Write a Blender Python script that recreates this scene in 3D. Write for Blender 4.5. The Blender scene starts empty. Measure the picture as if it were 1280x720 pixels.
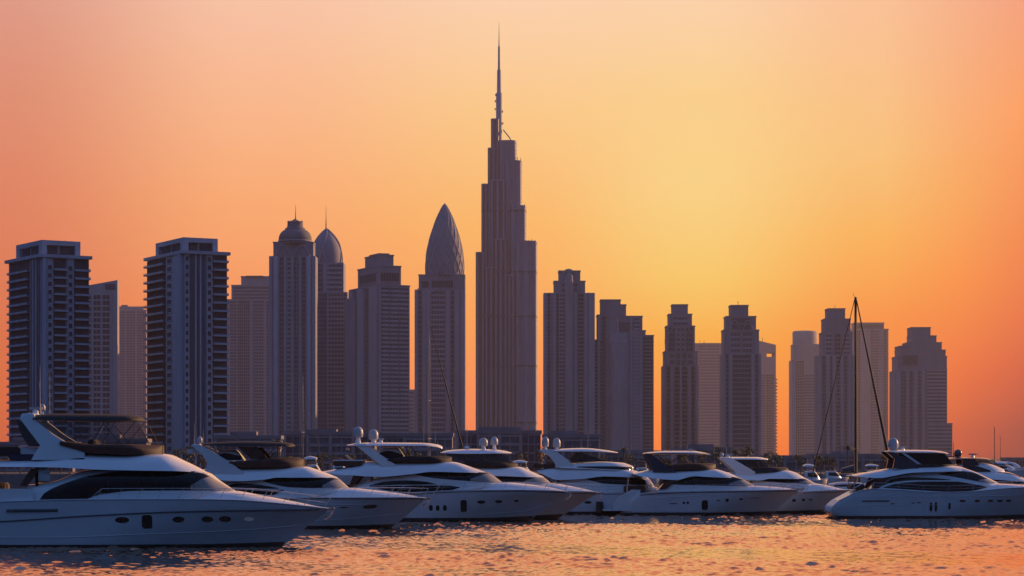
import bpy, math, random
import numpy as np
random.seed(7)
rng = np.random.default_rng(7)
R = math.radians
sc = bpy.context.scene
C = sc.collection

# ------------------------------------------------------------------ camera
F = 3000.0            # focal length in pixels of a 1280 wide picture
HOR = 580.0           # row of the horizon
H = 4.8               # camera height above the water
cam_d = bpy.data.cameras.new('camera')
cam = bpy.data.objects.new('camera', cam_d); C.objects.link(cam)
cam.location = (0, 0, H); cam.rotation_euler = (R(90), 0, 0)
cam_d.sensor_width = 36; cam_d.lens = F/1280*36
cam_d.shift_y = (HOR-360)/1280
cam_d.clip_start = 1; cam_d.clip_end = 30000
sc.camera = cam
sc.view_settings.view_transform = 'Standard'; sc.view_settings.look = 'None'
sc.view_settings.gamma = 1; sc.view_settings.use_curve_mapping = False
sc.view_settings.exposure = 0.0
sc.cycles.use_denoising = True
sc.cycles.max_bounces = 8
sc.cycles.volume_bounces = 0
sc.cycles.caustics_reflective = False

# ------------------------------------------------------------------ sky and sun
SUN_AZ, SUN_EL = 58.0, 14.0       # degrees right of the view, above the horizon
def lin(c):
    return tuple(((v/255)/12.92 if v/255 <= .04045 else ((v/255+.055)/1.055)**2.4) for v in c)
world = bpy.data.worlds.new('World'); sc.world = world; world.use_nodes = True
nt = world.node_tree; nt.nodes.clear()
N = lambda t: nt.nodes.new(t)
L = nt.links.new
out = N('ShaderNodeOutputWorld')
tc = N('ShaderNodeTexCoord'); sep = N('ShaderNodeSeparateXYZ'); L(tc.outputs['Generated'], sep.inputs[0])
def math_(op, a, b=None, clamp=False):
    m = N('ShaderNodeMath'); m.operation = op; m.use_clamp = clamp
    for i, v in enumerate((a, b)):
        if v is None: continue
        if isinstance(v, (int, float)): m.inputs[i].default_value = v
        else: L(v, m.inputs[i])
    return m.outputs[0]
az = math_('MULTIPLY', math_('ARCTAN2', sep.outputs[0], sep.outputs[1]), 180/math.pi)
el = math_('MULTIPLY', math_('ARCSINE', sep.outputs[2]), 180/math.pi)
fac = math_('SQRT', math_('DIVIDE', math_('MAXIMUM', el, 0.0), 90.0))
def ramp(stops):
    r = N('ShaderNodeValToRGB'); e = r.color_ramp.elements
    r.color_ramp.interpolation = 'EASE' if False else 'LINEAR'
    for i, (d, c) in enumerate(stops):
        p = math.sqrt(d/90)
        q = e[i] if i < 2 else e.new(p)
        q.position = p; q.color = (*c, 1)
    L(fac, r.inputs[0]); return r.outputs[0]
def smooth(a, b, v=None):
    m = N('ShaderNodeMapRange'); m.interpolation_type = 'SMOOTHERSTEP' if False else 'SMOOTHSTEP'
    m.inputs[1].default_value = a; m.inputs[2].default_value = b
    L(az if v is None else v, m.inputs[0]); return m.outputs[0]
def mix(f, a, b):
    m = N('ShaderNodeMix'); m.data_type = 'RGBA'
    L(f, m.inputs[0]); L(a, m.inputs[6]); L(b, m.inputs[7]); return m.outputs[2]
E = lambda Y: (HOR-Y)/F*180/math.pi
HI = [(16, lin((250, 184, 140))), (27, lin((236, 166, 134))), (48, lin((124, 112, 138))), (90, lin((76, 106, 166)))]
GAIN = {"-12.1,580": [0.981, 0.693, 0.383], "-12.1,500": [1.106, 0.853, 0.377], "-12.1,420": [1.101, 0.834, 0.43], "-12.1,250": [1.103, 0.903, 0.685], "-12.1,110": [1.048, 0.949, 0.872], "-12.1,0": [1.038, 0.99, 0.984], "-6.1,580": [1.138, 0.888, 0.416], "-6.1,500": [1.148, 0.989, 0.573], "-6.1,400": [1.124, 1.003, 0.67], "-6.1,250": [1.136, 1.079, 0.839], "-6.1,100": [1.076, 1.062, 1.002], "-6.1,0": [1.058, 1.062, 1.06], "0.0,580": [1.123, 0.861, 0.597], "0.0,500": [1.128, 0.982, 0.736], "0.0,400": [1.103, 1.032, 0.585], "0.0,280": [1.107, 1.09, 0.708], "0.0,140": [1.063, 1.08, 0.941], "0.0,0": [1.051, 1.058, 1.054], "4.4,580": [1.088, 0.778, 0.112], "4.4,520": [1.174, 0.958, 0.191], "4.4,430": [1.076, 1.04, 0.236], "4.4,350": [1.075, 1.132, 0.732], "4.4,250": [1.078, 1.137, 0.926], "4.4,120": [1.036, 1.061, 0.929], "4.4,0": [1.033, 1.039, 1.046], "8.8,580": [1.011, 0.526, 0.121], "8.8,500": [1.074, 0.812, 0.111], "8.8,400": [1.048, 0.869, 0.111], "8.8,300": [1.055, 1.026, 0.401], "8.8,200": [1.034, 1.052, 0.809], "8.8,0": [1.013, 0.986, 0.966], "12.1,580": [0.491, 0.076, 0.192], "12.1,540": [0.678, 0.163, 0.232], "12.1,470": [0.906, 0.289, 0.056], "12.1,400": [0.986, 0.497, 0.025], "12.1,300": [0.999, 0.663, 0.083], "12.1,150": [1.022, 0.841, 0.43], "12.1,0": [0.972, 0.833, 0.808], "10.6,580": [0.787, 0.257, 0.208], "10.6,540": [0.925, 0.432, 0.152], "10.6,460": [1.026, 0.619, 0.046], "10.6,350": [1.038, 0.828, 0.091], "10.6,240": [1.026, 0.936, 0.41], "10.6,150": [1.011, 0.929, 0.736], "10.6,0": [0.984, 0.921, 0.881]}
COL = {
 -12.1: [(580,(196,98,72)),(500,(222,114,76)),(420,(224,120,82)),(250,(226,134,102)),(110,(226,146,118)),(0,(224,155,134))],
 -6.1: [(580,(244,124,76)),(500,(250,138,85)),(400,(250,150,95)),(250,(251,171,117)),(100,(251,186,146)),(0,(248,194,164))],
 0.0: [(580,(250,130,88)),(500,(253,146,97)),(400,(254,165,95)),(280,(254,184,108)),(140,(253,200,138)),(0,(252,208,171))],
 4.4: [(580,(252,128,66)),(520,(255,147,74)),(430,(254,172,80)),(350,(252,198,108)),(250,(252,208,133)),(120,(253,208,143)),(0,(252,209,168))],
 8.8: [(580,(234,112,70)),(500,(250,134,73)),(400,(253,152,78)),(300,(253,178,98)),(200,(251,192,123)),(0,(251,193,150))],
 10.6: [(580,(196,98,76)),(540,(212,108,76)),(460,(241,125,71)),(350,(253,151,80)),(240,(252,170,102)),(150,(252,175,118)),(0,(248,178,138))],
 12.1: [(580,(168,87,78)),(540,(186,97,80)),(470,(219,110,73)),(400,(237,126,71)),(300,(247,144,83)),(150,(252,162,104)),(0,(245,164,127))],
}
import json, os
def gained(a, Y, c):
    g_ = GAIN.get('%s,%s' % (a, Y), (1,1,1)); return tuple(v*w for v, w in zip(lin(c), g_))
cols = {a: ramp([(E(Y), gained(a, Y, c)) for Y, c in st]+HI) for a, st in COL.items()}
keys = list(COL); sky = cols[keys[0]]
def linstep(a, b, kind):
    m = N('ShaderNodeMapRange'); m.interpolation_type = kind; m.inputs[1].default_value = a; m.inputs[2].default_value = b
    L(az, m.inputs[0]); return m.outputs[0]
for a, b in zip(keys, keys[1:]): sky = mix(linstep(a, b, 'LINEAR' if b > 9 else 'SMOOTHSTEP'), sky, cols[b])
right = ramp([(0, lin((246, 142, 88))), (6, lin((255, 180, 112))), (18, lin((240, 164, 122))), (45, lin((130, 116, 136))), (90, lin((76, 106, 166)))])
sky = mix(smooth(12.5, 32), sky, right)
back = ramp([(0, lin((20, 36, 68))), (10, lin((28, 52, 92))), (30, lin((80, 120, 184))), (60, lin((86, 124, 188))), (90, lin((76, 106, 166)))])
absaz = math_('ABSOLUTE', az)
sky = mix(smooth(13, 42, math_('MULTIPLY', az, -1.0)), sky, back)
sky = mix(smooth(28, 72, az), sky, back)
bg = N('ShaderNodeBackground'); L(sky, bg.inputs[0]); bg.inputs[1].default_value = 1.0
nis = N('ShaderNodeTexSky'); nis.sky_type = 'NISHITA'; nis.sun_disc = False
nis.sun_elevation = R(SUN_EL); nis.sun_rotation = R(SUN_AZ); nis.dust_density = 3.0; nis.air_density = 1.5
bg2 = N('ShaderNodeBackground'); L(nis.outputs[0], bg2.inputs[0]); bg2.inputs[1].default_value = 0.01
add = N('ShaderNodeAddShader'); L(bg.outputs[0], add.inputs[0]); L(bg2.outputs[0], add.inputs[1])
L(add.outputs[0], out.inputs[0])

sun_d = bpy.data.lights.new('sun', 'SUN'); sun_d.energy = 5.0; sun_d.angle = R(0.6); sun_d.color = (1, .56, .27)
sun = bpy.data.objects.new('sun', sun_d); C.objects.link(sun)
from mathutils import Vector
sdir = Vector((math.sin(R(SUN_AZ))*math.cos(R(SUN_EL)), math.cos(R(SUN_AZ))*math.cos(R(SUN_EL)), math.sin(R(SUN_EL))))
sun.rotation_euler = sdir.to_track_quat('Z', 'Y').to_euler()

# ------------------------------------------------------------------ materials
def mat(name, col, rough=.5, metal=0, noise=0.0, nscale=1.0, bump=0.0, bscale=5.0, coat=0.0, ior=None, col2=None, stretch=None, alpha=None):
    m = bpy.data.materials.new(name); m.use_nodes = True
    t = m.node_tree; b = t.nodes['Principled BSDF']
    b.inputs['Base Color'].default_value = (*col, 1); b.inputs['Roughness'].default_value = rough
    b.inputs['Metallic'].default_value = metal
    if coat: b.inputs['Coat Weight'].default_value = coat; b.inputs['Coat Roughness'].default_value = .06
    if ior: b.inputs['IOR'].default_value = ior
    if alpha is not None: b.inputs['Alpha'].default_value = alpha
    if noise or bump:
        tcx = t.nodes.new('ShaderNodeTexCoord'); mp = t.nodes.new('ShaderNodeMapping')
        t.links.new(tcx.outputs['Object'], mp.inputs[0])
        if stretch: mp.inputs['Scale'].default_value = stretch
    if noise:
        n = t.nodes.new('ShaderNodeTexNoise'); n.inputs['Scale'].default_value = nscale; n.inputs['Detail'].default_value = 6
        n.inputs['Roughness'].default_value = .65
        t.links.new(mp.outputs[0], n.inputs[0])
        mx = t.nodes.new('ShaderNodeMix'); mx.data_type = 'RGBA'
        c2 = col2 or tuple(max(0, v*(1-noise)) for v in col)
        mr = t.nodes.new('ShaderNodeMapRange'); mr.inputs[1].default_value = .35; mr.inputs[2].default_value = .65
        t.links.new(n.outputs[0], mr.inputs[0]); t.links.new(mr.outputs[0], mx.inputs[0])
        mx.inputs[6].default_value = (*col, 1); mx.inputs[7].default_value = (*c2, 1)
        t.links.new(mx.outputs[2], b.inputs['Base Color'])
    if bump:
        n2 = t.nodes.new('ShaderNodeTexNoise'); n2.inputs['Scale'].default_value = bscale; n2.inputs['Detail'].default_value = 4
        t.links.new(mp.outputs[0], n2.inputs[0])
        bp = t.nodes.new('ShaderNodeBump'); bp.inputs['Strength'].default_value = bump; bp.inputs['Distance'].default_value = .02
        t.links.new(n2.outputs[0], bp.inputs['Height']); t.links.new(bp.outputs[0], b.inputs['Normal'])
    return m
M = dict(
 gel=mat('white_gelcoat', (.72,.74,.77), .16, noise=.07, nscale=.5, coat=.6),
 topside=mat('topside_paint', (.62,.65,.70), .38, noise=.10, nscale=.5, ior=1.32),
 gel2=mat('weathered_gelcoat', (.64,.66,.70), .22, noise=.10, nscale=.7, coat=.4),
 deck=mat('deck_gelcoat', (.70,.69,.68), .28, noise=.08, nscale=2),
 navy=mat('navy_paint', (.022,.03,.055), .18, noise=.2, nscale=1, coat=.5),
 anti=mat('antifouling', (.012,.014,.022), .45, noise=.4, nscale=2),
 sheen=mat('painted_sheen_panel', (.25,.24,.24), .26, noise=.12, nscale=1.5, coat=.3),  # paler colour stands in for the warm sheen on dark windscreen glass
 glass=mat('tinted_glass', (.004,.005,.009), .05, ior=1.38, noise=.5, nscale=.8),
 clear=mat('smoked_screen', (.05,.055,.07), .10, ior=1.45, noise=.3, nscale=2, alpha=.45),
 brown=mat('brown_canvas', (.055,.026,.020), .7, noise=.3, nscale=3, bump=.3),
 black=mat('black_canvas', (.011,.010,.012), .75, noise=.3, nscale=3, bump=.4),
 steel=mat('stainless_steel', (.55,.55,.57), .2, metal=1, noise=.1, nscale=4),
 dome=mat('radome_plastic', (.36,.37,.40), .4, noise=.08, nscale=3),
 teak=mat('teak_deck', (.20,.11,.06), .6, noise=.4, nscale=6, stretch=(1,8,1)),
 rubber=mat('black_rubber', (.012,.012,.015), .5, noise=.3, nscale=5),
 spar=mat('painted_spar', (.030,.024,.024), .4, noise=.3, nscale=2),
 spar2=mat('grey_spar', (.34,.33,.34), .35, noise=.2, nscale=2),
 balc=mat('grey_concrete', (.30,.33,.41), .8, noise=.28, nscale=.25, stretch=(1,1,.25)),
 balc2=mat('pale_render', (.40,.43,.52), .8, noise=.22, nscale=.2, stretch=(1,1,.2)),
 shaft=mat('dark_cladding', (.07,.085,.13), .4, noise=.25, nscale=.2),
 win=mat('tower_window', (.05,.06,.09), .8, noise=.5, nscale=.3),
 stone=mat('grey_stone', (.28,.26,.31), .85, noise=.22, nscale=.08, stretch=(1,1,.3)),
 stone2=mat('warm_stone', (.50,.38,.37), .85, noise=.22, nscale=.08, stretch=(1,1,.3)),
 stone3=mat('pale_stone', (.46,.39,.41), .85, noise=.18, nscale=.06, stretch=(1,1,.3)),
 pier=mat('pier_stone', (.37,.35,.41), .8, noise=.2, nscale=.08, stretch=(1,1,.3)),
 glz=mat('curtain_glazing', (.10,.105,.14), .45, noise=.3, nscale=.1),
 glz2=mat('blue_glazing', (.05,.055,.095), .45, noise=.3, nscale=.1),
 metal=mat('silver_cladding', (.25,.27,.38), .6, metal=.2, noise=.2, nscale=.06, stretch=(1,1,.2)),
 lowwall=mat('sooty_concrete', (.27,.23,.25), .85, noise=.3, nscale=.2), lowpier=mat('worn_render', (.34,.30,.33), .85, noise=.3, nscale=.2),
 slate=mat('matt_slate_cladding', (.24,.23,.29), .75, noise=.2, nscale=.05),
 stone4=mat('haze_tinted_stone', (.60,.40,.37), .85, noise=.15, nscale=.05, stretch=(1,1,.3)),  # warm tone of the distant haze put into the stone colour
 domemat=mat('dome_slate', (.15,.15,.19), .8, noise=.3, nscale=.2),
 quay=mat('quay_concrete', (.20,.19,.20), .9, noise=.4, nscale=.3),
 land=mat('dusty_ground', (.05,.05,.052), .95, noise=.4, nscale=.05),
 leaf=mat('leaves', (.045,.06,.03), .6, noise=.5, nscale=1.5, col2=(.075,.085,.04)),
 bark=mat('bark', (.09,.065,.05), .9, noise=.4, nscale=3),
)

# ------------------------------------------------------------------ mesh helpers
class MB:
    def __init__(s): s.v = []; s.f = []; s.sm = []
    def add(s, vs, fs, smooth=False):
        o = len(s.v); s.v += [tuple(map(float, p)) for p in vs]
        for f in fs: s.f.append(tuple(i+o for i in f)); s.sm.append(smooth)
        return s
    def box(s, x0, x1, y0, y1, z0, z1):
        if x0 > x1: x0, x1 = x1, x0
        if y0 > y1: y0, y1 = y1, y0
        if z0 > z1: z0, z1 = z1, z0
        v = [(x0,y0,z0),(x1,y0,z0),(x1,y1,z0),(x0,y1,z0),(x0,y0,z1),(x1,y0,z1),(x1,y1,z1),(x0,y1,z1)]
        return s.add(v, [(0,3,2,1),(4,5,6,7),(0,1,5,4),(1,2,6,5),(2,3,7,6),(3,0,4,7)])
    def grid(s, rows, smooth=True, flip=False, closed=False):
        n = len(rows[0]); fs = []
        for i in range(len(rows)-1):
            for j in range(n if closed else n-1):
                q = (i*n+j, i*n+(j+1) % n, (i+1)*n+(j+1) % n, (i+1)*n+j)
                fs.append(q[::-1] if flip else q)
        return s.add([p for r in rows for p in r], fs, smooth)
    def prism_xz(s, poly, y0, y1):
        n = len(poly)
        v = [(x,y0,z) for x,z in poly]+[(x,y1,z) for x,z in poly]
        return s.add(v, [tuple(range(n)), tuple(range(2*n-1,n-1,-1))]+[(i,(i+1)%n+0,(i+1)%n+n,i+n)[::-1] for i in range(n)])
    def prism_xy(s, poly, z0, z1, smooth=False):
        n = len(poly)
        v = [(x,y,z0) for x,y in poly]+[(x,y,z1) for x,y in poly]
        s.add(v, [tuple(range(n-1,-1,-1)), tuple(range(n,2*n))])
        s.add(v, [(i,(i+1)%n,(i+1)%n+n,i+n) for i in range(n)], smooth); return s
    def tube(s, pts, r, n=6, r2=None):
        pts = [Vector(p) for p in pts]; rows = []
        for i, p in enumerate(pts):
            d = (pts[min(i+1,len(pts)-1)]-pts[max(i-1,0)]).normalized()
            a = d.cross(Vector((0,1,0)) if abs(d.y) < .9 else Vector((1,0,0))).normalized(); b = d.cross(a)
            rr = r if r2 is None else r+(r2-r)*i/(len(pts)-1)
            rows.append([p+a*(rr*math.cos(2*math.pi*j/n))+b*(rr*math.sin(2*math.pi*j/n)) for j in range(n)])
        s.grid(rows, True, closed=True)
        s.add(rows[0], [tuple(range(n-1,-1,-1))]); s.add(rows[-1], [tuple(range(n))]); return s
    def lathe(s, prof, n=24, cx=0, cy=0, sy=1.0, smooth=True):
        rows = [[(cx+r*math.cos(2*math.pi*j/n), cy+sy*r*math.sin(2*math.pi*j/n), z) for j in range(n)] for r, z in prof]
        s.grid(rows, smooth, closed=True)
        s.add(rows[0], [tuple(range(n-1,-1,-1))]); s.add(rows[-1], [tuple(range(n))]); return s
    def mesh(s, name):
        m = bpy.data.meshes.new(name); m.from_pydata(s.v, [], s.f)
        m.polygons.foreach_set('use_smooth', s.sm); m.update(); return m
    def build(s, name, material, parent=None, loc=(0,0,0)):
        me = s.mesh(name); me.materials.append(material)
        return obj(name, me, parent, loc)
def obj(name, me, parent=None, loc=(0,0,0)):
    o = bpy.data.objects.new(name, me); C.objects.link(o); o.location = loc
    if parent: o.parent = parent
    return o
def tag(o, label, cat, group=None, kind=None):
    o['label'] = label; o['category'] = cat
    if group: o['group'] = group
    if kind: o['kind'] = kind
    return o
def thing(name, label, cat, loc, rz=0, group=None):
    o = bpy.data.objects.new(name, None); C.objects.link(o); o.location = loc; o.rotation_euler = (0,0,rz)
    return tag(o, label, cat, group)
def copy_tree(o, parent=None):
    c = o.copy(); C.objects.link(c); c.parent = parent
    for ch in list(o.children): copy_tree(ch, c)
    return c
def struct(o, label, cat):
    o['kind'] = 'structure'; return tag(o, label, cat)
def curve(pts):
    """monotone cubic through points"""
    p = sorted(pts); x = np.array([a for a, _ in p], float); y = np.array([b for _, b in p], float)
    h = np.diff(x); d = np.diff(y)/h; m = np.zeros(len(x))
    if len(x) == 2: m[:] = d[0]
    else:
        m[0], m[-1] = d[0], d[-1]
        for i in range(1, len(x)-1):
            m[i] = 0 if d[i-1]*d[i] <= 0 else 2*d[i-1]*d[i]/(d[i-1]+d[i])
    def f(t):
        t = min(max(t, x[0]), x[-1]); i = min(max(int(np.searchsorted(x, t))-1, 0), len(h)-1)
        u = (t-x[i])/h[i]
        return float((1+2*u)*(1-u)**2*y[i]+u*(1-u)**2*h[i]*m[i]+u*u*(3-2*u)*y[i+1]+u*u*(u-1)*h[i]*m[i+1])
    return f

# ------------------------------------------------------------------ water, land, far ridge
def water_sheet():
    x = np.concatenate([np.linspace(-3200,-140,14), np.linspace(-130,-58,40), np.linspace(-57,57,1300), np.linspace(58,130,40), np.linspace(140,3200,14)])
    y = np.concatenate([[-60,-20,20,60,80], np.linspace(94,160,640), np.linspace(160.2,250,420), np.linspace(252,400,110), np.linspace(410,640,24)])
    X, Y = [a.astype(np.float32) for a in np.meshgrid(x, y)]
    Z = np.zeros_like(X); DX = np.zeros_like(X); DY = np.zeros_like(X)
    r = np.random.default_rng(3)
    for i in range(100):
        if i < 84: lam = 0.30*(3.6/0.30)**((i/84)**1.15)
        else: lam = r.uniform(4, 12)
        ang = r.normal(0.25, 0.75)+math.pi/2
        slope = .031*min(1, (lam/.45)**.5)/(1+(lam/1.25)**1.6)
        a = slope*lam/(2*math.pi)*r.uniform(.6, 1.4)
        cx_, cy_ = math.cos(ang), math.sin(ang); kk = 2*math.pi/lam
        w = (kk*(cx_*X+cy_*Y)+r.uniform(0, 6.28)).astype(np.float32)
        Z += a*np.sin(w); cw = np.cos(w)*(a*1.15); DX += cx_*cw; DY += cy_*cw
    # gusts: patches where the ripples lie lower or stand higher
    G = np.zeros_like(X)
    for i in range(14):
        lam = r.uniform(9, 45); ang = r.normal(0, .6)
        G += np.sin(2*math.pi/lam*(math.cos(ang)*X*.5+math.sin(ang)*X*.2+math.cos(ang)*Y*.9)+r.uniform(0, 6.28))
    G = 1+.50*np.tanh(G/2.0)
    Q = np.zeros_like(X)
    for i in range(30):
        lam = r.uniform(.55, 1.7); ang = r.normal(0.15, 0.6)+math.pi/2
        Q += np.sin((2*math.pi/lam*(math.cos(ang)*X+math.sin(ang)*Y)+r.uniform(0, 6.28)).astype(np.float32))
    Q /= Q.std(); Z += .038*np.clip(Q-1.25, 0, None)**1.2
    fade = np.clip((64-np.abs(X))/7, 0, 1)*np.clip((Y-84)/8, 0, 1)*np.clip((330-Y)/90, 0, 1)
    Z *= G*fade; X = X+DX*G*fade; Y = Y+DY*G*fade
    n, mth = X.shape
    vs = np.stack([X, Y, Z], -1).reshape(-1, 3).astype(np.float32)
    idx = np.arange(n*mth).reshape(n, mth)
    q = np.stack([idx[:-1,:-1], idx[:-1,1:], idx[1:,1:], idx[1:,:-1]], -1).reshape(-1, 4).astype(np.int32)
    me = bpy.data.meshes.new('water')
    me.vertices.add(len(vs)); me.vertices.foreach_set('co', vs.ravel())
    me.loops.add(q.size); me.loops.foreach_set('vertex_index', q.ravel())
    me.polygons.add(len(q)); me.polygons.foreach_set('loop_start', np.arange(0, q.size, 4, dtype=np.int32))
    me.polygons.foreach_set('use_smooth', np.ones(len(q), bool))
    me.update(calc_edges=True); me.validate()
    m = bpy.data.materials.new('sea_water'); m.use_nodes = True; t = m.node_tree; b = t.nodes['Principled BSDF']
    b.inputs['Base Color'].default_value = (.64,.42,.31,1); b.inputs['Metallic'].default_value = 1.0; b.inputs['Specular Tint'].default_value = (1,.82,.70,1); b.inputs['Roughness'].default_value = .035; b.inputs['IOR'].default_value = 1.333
    tcx = t.nodes.new('ShaderNodeTexCoord'); n1 = t.nodes.new('ShaderNodeTexNoise'); n1.inputs['Scale'].default_value = 6.0; n1.inputs['Detail'].default_value = 5
    mp = t.nodes.new('ShaderNodeMapping'); mp.inputs['Scale'].default_value = (.7,1.2,1)
    t.links.new(tcx.outputs['Object'], mp.inputs[0]); t.links.new(mp.outputs[0], n1.inputs[0])
    bp = t.nodes.new('ShaderNodeBump'); bp.inputs['Strength'].default_value = .5; bp.inputs['Distance'].default_value = .012
    t.links.new(n1.outputs[0], bp.inputs['Height']); t.links.new(bp.outputs[0], b.inputs['Normal'])
    me.materials.append(m)
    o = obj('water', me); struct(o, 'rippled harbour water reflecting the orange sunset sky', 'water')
water_sheet()
GZ = 2.0
QY = 620.0
g = MB().add([(-3200,QY+1.2,GZ),(3200,QY+1.2,GZ),(3200,7000,GZ),(-3200,7000,GZ)], [(0,1,2,3)]).build('ground', M['land'])
struct(g, 'flat dusty ground under the towers', 'ground')
q = MB().box(-3200,3200,QY,QY+1.2,-.9,GZ+.25)
for i in range(-60, 61): q.box(i*9-.35, i*9+.35, QY-.35, QY-.002, -.9, 1.5)
q = q.build('quay_wall', M['quay']); tag(q, 'long low concrete quay wall along the far shore behind the yachts', 'quay wall')
rows = []
for yy, hh in ((6300,0),(6450,.75),(6700,1),(6900,.4)):
    rows.append([(x, yy, GZ-.5+hh*(13+5*math.sin(x*.004+1)+3*math.sin(x*.017)+2.2*math.sin(x*.061+2)+ (6 if x > 1150 else 0))) for x in range(-2400, 2401, 15)])
hl = MB().grid(rows).build('hills', M['land']); struct(hl, 'low hazy ridge of land on the horizon', 'hills')

# ------------------------------------------------------------------ towers
TG = 'skyscrapers along the shore'
class Tower:
    def __init__(s, name, label, xc, D, depth=40, rz=0.0, wall='stone', group=TG, cat='skyscraper'):
        s.k = D/F; s.xc = xc; s.dep = depth*s.k
        s.root = thing(name, label, cat, ((xc-640)/F*(D+(s.dep/2 if rz == 0 else 0)), D+(s.dep/2 if rz == 0 else 0), GZ), rz, group)
        s.wall = M[wall]; s.D = D; s.pm = 'pier'
    def x(s, X): return (X-s.xc)*s.k
    def z(s, Y): return H+(HOR-Y)*s.k-GZ
    def put(s, mb, name, m, parent=None): return mb.build(name, m if not isinstance(m, str) else M[m], parent or s.root)
    def pt(s, face, t, sv, o):
        """face coordinate sv (0..width), outward o -> local x, y of tier t=(x0,x1,y0,y1)"""
        x0, x1, y0, y1 = t
        if face == 'F': return x0+sv, y0-o
        if face == 'L': return x0-o, y1-sv
        return x1+o, y0+sv
    def fbox(s, mb, face, t, s0, s1, o0, o1, z0, z1):
        a = s.pt(face, t, s0, o0); b = s.pt(face, t, s1, o1)
        mb.box(a[0], b[0], a[1], b[1], z0, z1)
    def fw(s, face, t): return t[1]-t[0] if face == 'F' else t[3]-t[2]
    def tier(s, X0, X1, Ytop, Ybot=None, dfrac=1.0, pat=None, fh=3.7, wall=None, lip=True, faces='F', yoff=0, name='tower_block', box=None):
        z0 = 0 if Ybot is None else s.z(Ybot); z1 = s.z(Ytop); d = s.dep*dfrac
        t = box or (s.x(X0), s.x(X1), -d/2+yoff, d/2+yoff)
        w = M[wall] if wall else s.wall
        s.put(MB().box(*t, z0, z1), name, w)
        if lip:
            e = .45*max(1, s.k); l = MB(); lh = 1.1*max(1, s.k)
            l.box(t[0]-e, t[1]+e, t[2]-e, t[3]+e, z1-lh*.2, z1+lh)
            s.put(l, 'parapet', w)
        for fc in faces:
            if pat: s.facade(fc, t, z0+.2, z1-.8*max(1, s.k), pat if not isinstance(pat, dict) else pat[fc], fh)
        return t, z0, z1
    def facade(s, fc, t, z0, z1, pat, fh):
        W = s.fw(fc, t); q = max(1.0, s.k*1.15)
        for it in pat:
            a, b, kind = it[:3]; s0, s1 = a*W, b*W
            za = z0 if len(it) < 4 else s.z(it[3]); zb = z1 if len(it) < 5 else s.z(it[4])
            if kind == 'p':
                m = MB(); s.fbox(m, fc, t, s0, s1, 0.0, .9*q, za, zb+.5*q); s.put(m, 'pier', s.pm)
            elif kind == 'r':    # rounded pier
                m = MB(); c = s.pt(fc, t, (s0+s1)/2, .1); m.lathe([((s1-s0)/2, za), ((s1-s0)/2, zb), ((s1-s0)/4, zb+.8*q)], 12, c[0], c[1]); s.put(m, 'pier', s.pm)
            elif kind in 'wgbh':
                gl = MB(); s.fbox(gl, fc, t, s0, s1, 0.0, .10*q, za, zb)
                g = s.put(gl, 'window_bay', {'w':'glz','g':'glz2','b':'win','h':'glz'}[kind])
                bd = MB(); nfl = max(1, int((zb-za)/fh)); f2 = (zb-za)/nfl
                bh = {'w':.34,'g':.16,'b':.28,'h':.5}[kind]*f2
                bo = {'w':.45,'g':.26,'b':.5,'h':.75}[kind]*q
                for i in range(nfl+1):
                    zz = za+i*f2
                    s.fbox(bd, fc, t, s0, s1, .10*q+.003, bo, max(za, zz-bh/2), min(zb, zz+bh/2))
                nm = max(1, int((s1-s0)/((2.6 if kind != 'g' else 1.9)*q)))
                for i in range(nm+1):
                    ss = s0+(s1-s0)*i/nm; hw = .17*q if kind != 'h' else .1*q
                    s.fbox(bd, fc, t, max(s0, ss-hw), min(s1, ss+hw), .10*q+.006, .24*q, za, zb)
                s.put(bd, 'floor_bands', s.pm if kind in 'wh' else s.wall, g)
            elif kind == 'd':
                m = MB(); s.fbox(m, fc, t, s0, s1, 0, .2*q, za, zb); s.put(m, 'recess_panel', 'shaft')
    def arch(s, fc, t, sc0, sc1, Yspring, Ytop, r=.35, legY=None, name='arch_rib'):
        W = s.fw(fc, t); a, b = sc0*W, sc1*W; zs, zt = s.z(Yspring), s.z(Ytop); m = MB(); pts = []
        r *= max(1, s.k)
        if legY: pts.append((*s.pt(fc, t, a, r*1.5), s.z(legY)))
        n = 12
        for i in range(n+1):
            u = i/n; e = abs(2*u-1)
            pts.append((*s.pt(fc, t, a+(b-a)*u, r*1.5), zs+(zt-zs)*(1-e**1.7)))
        if legY: pts.append((*s.pt(fc, t, b, r*1.5), s.z(legY)))
        m.tube(pts, r, 5); s.put(m, name, 'pier')
    def spire(s, X, pts, name='spire', m='domemat', y=0):
        s.put(MB().lathe([(w*s.k/2, s.z(Y)) for Y, w in pts], 10, s.x(X), y), name, m)
    def plant(s, X0, X1, Ytop, Ybot, m='stone', y=0, name='roof_plant'):
        b = MB(); d = (s.x(X1)-s.x(X0))*.35; b.box(s.x(X0), s.x(X1), y-d, y+d, s.z(Ybot)+.01, s.z(Ytop)); s.put(b, name, m)
    def mast(s, X, Ytop, Ybot, w=.5, y=0, name='antenna'):
        s.put(MB().tube([(s.x(X), y, s.z(Ybot)), (s.x(X), y, s.z(Ytop))], w*s.k/2, 5), name, 'spar')

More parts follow.
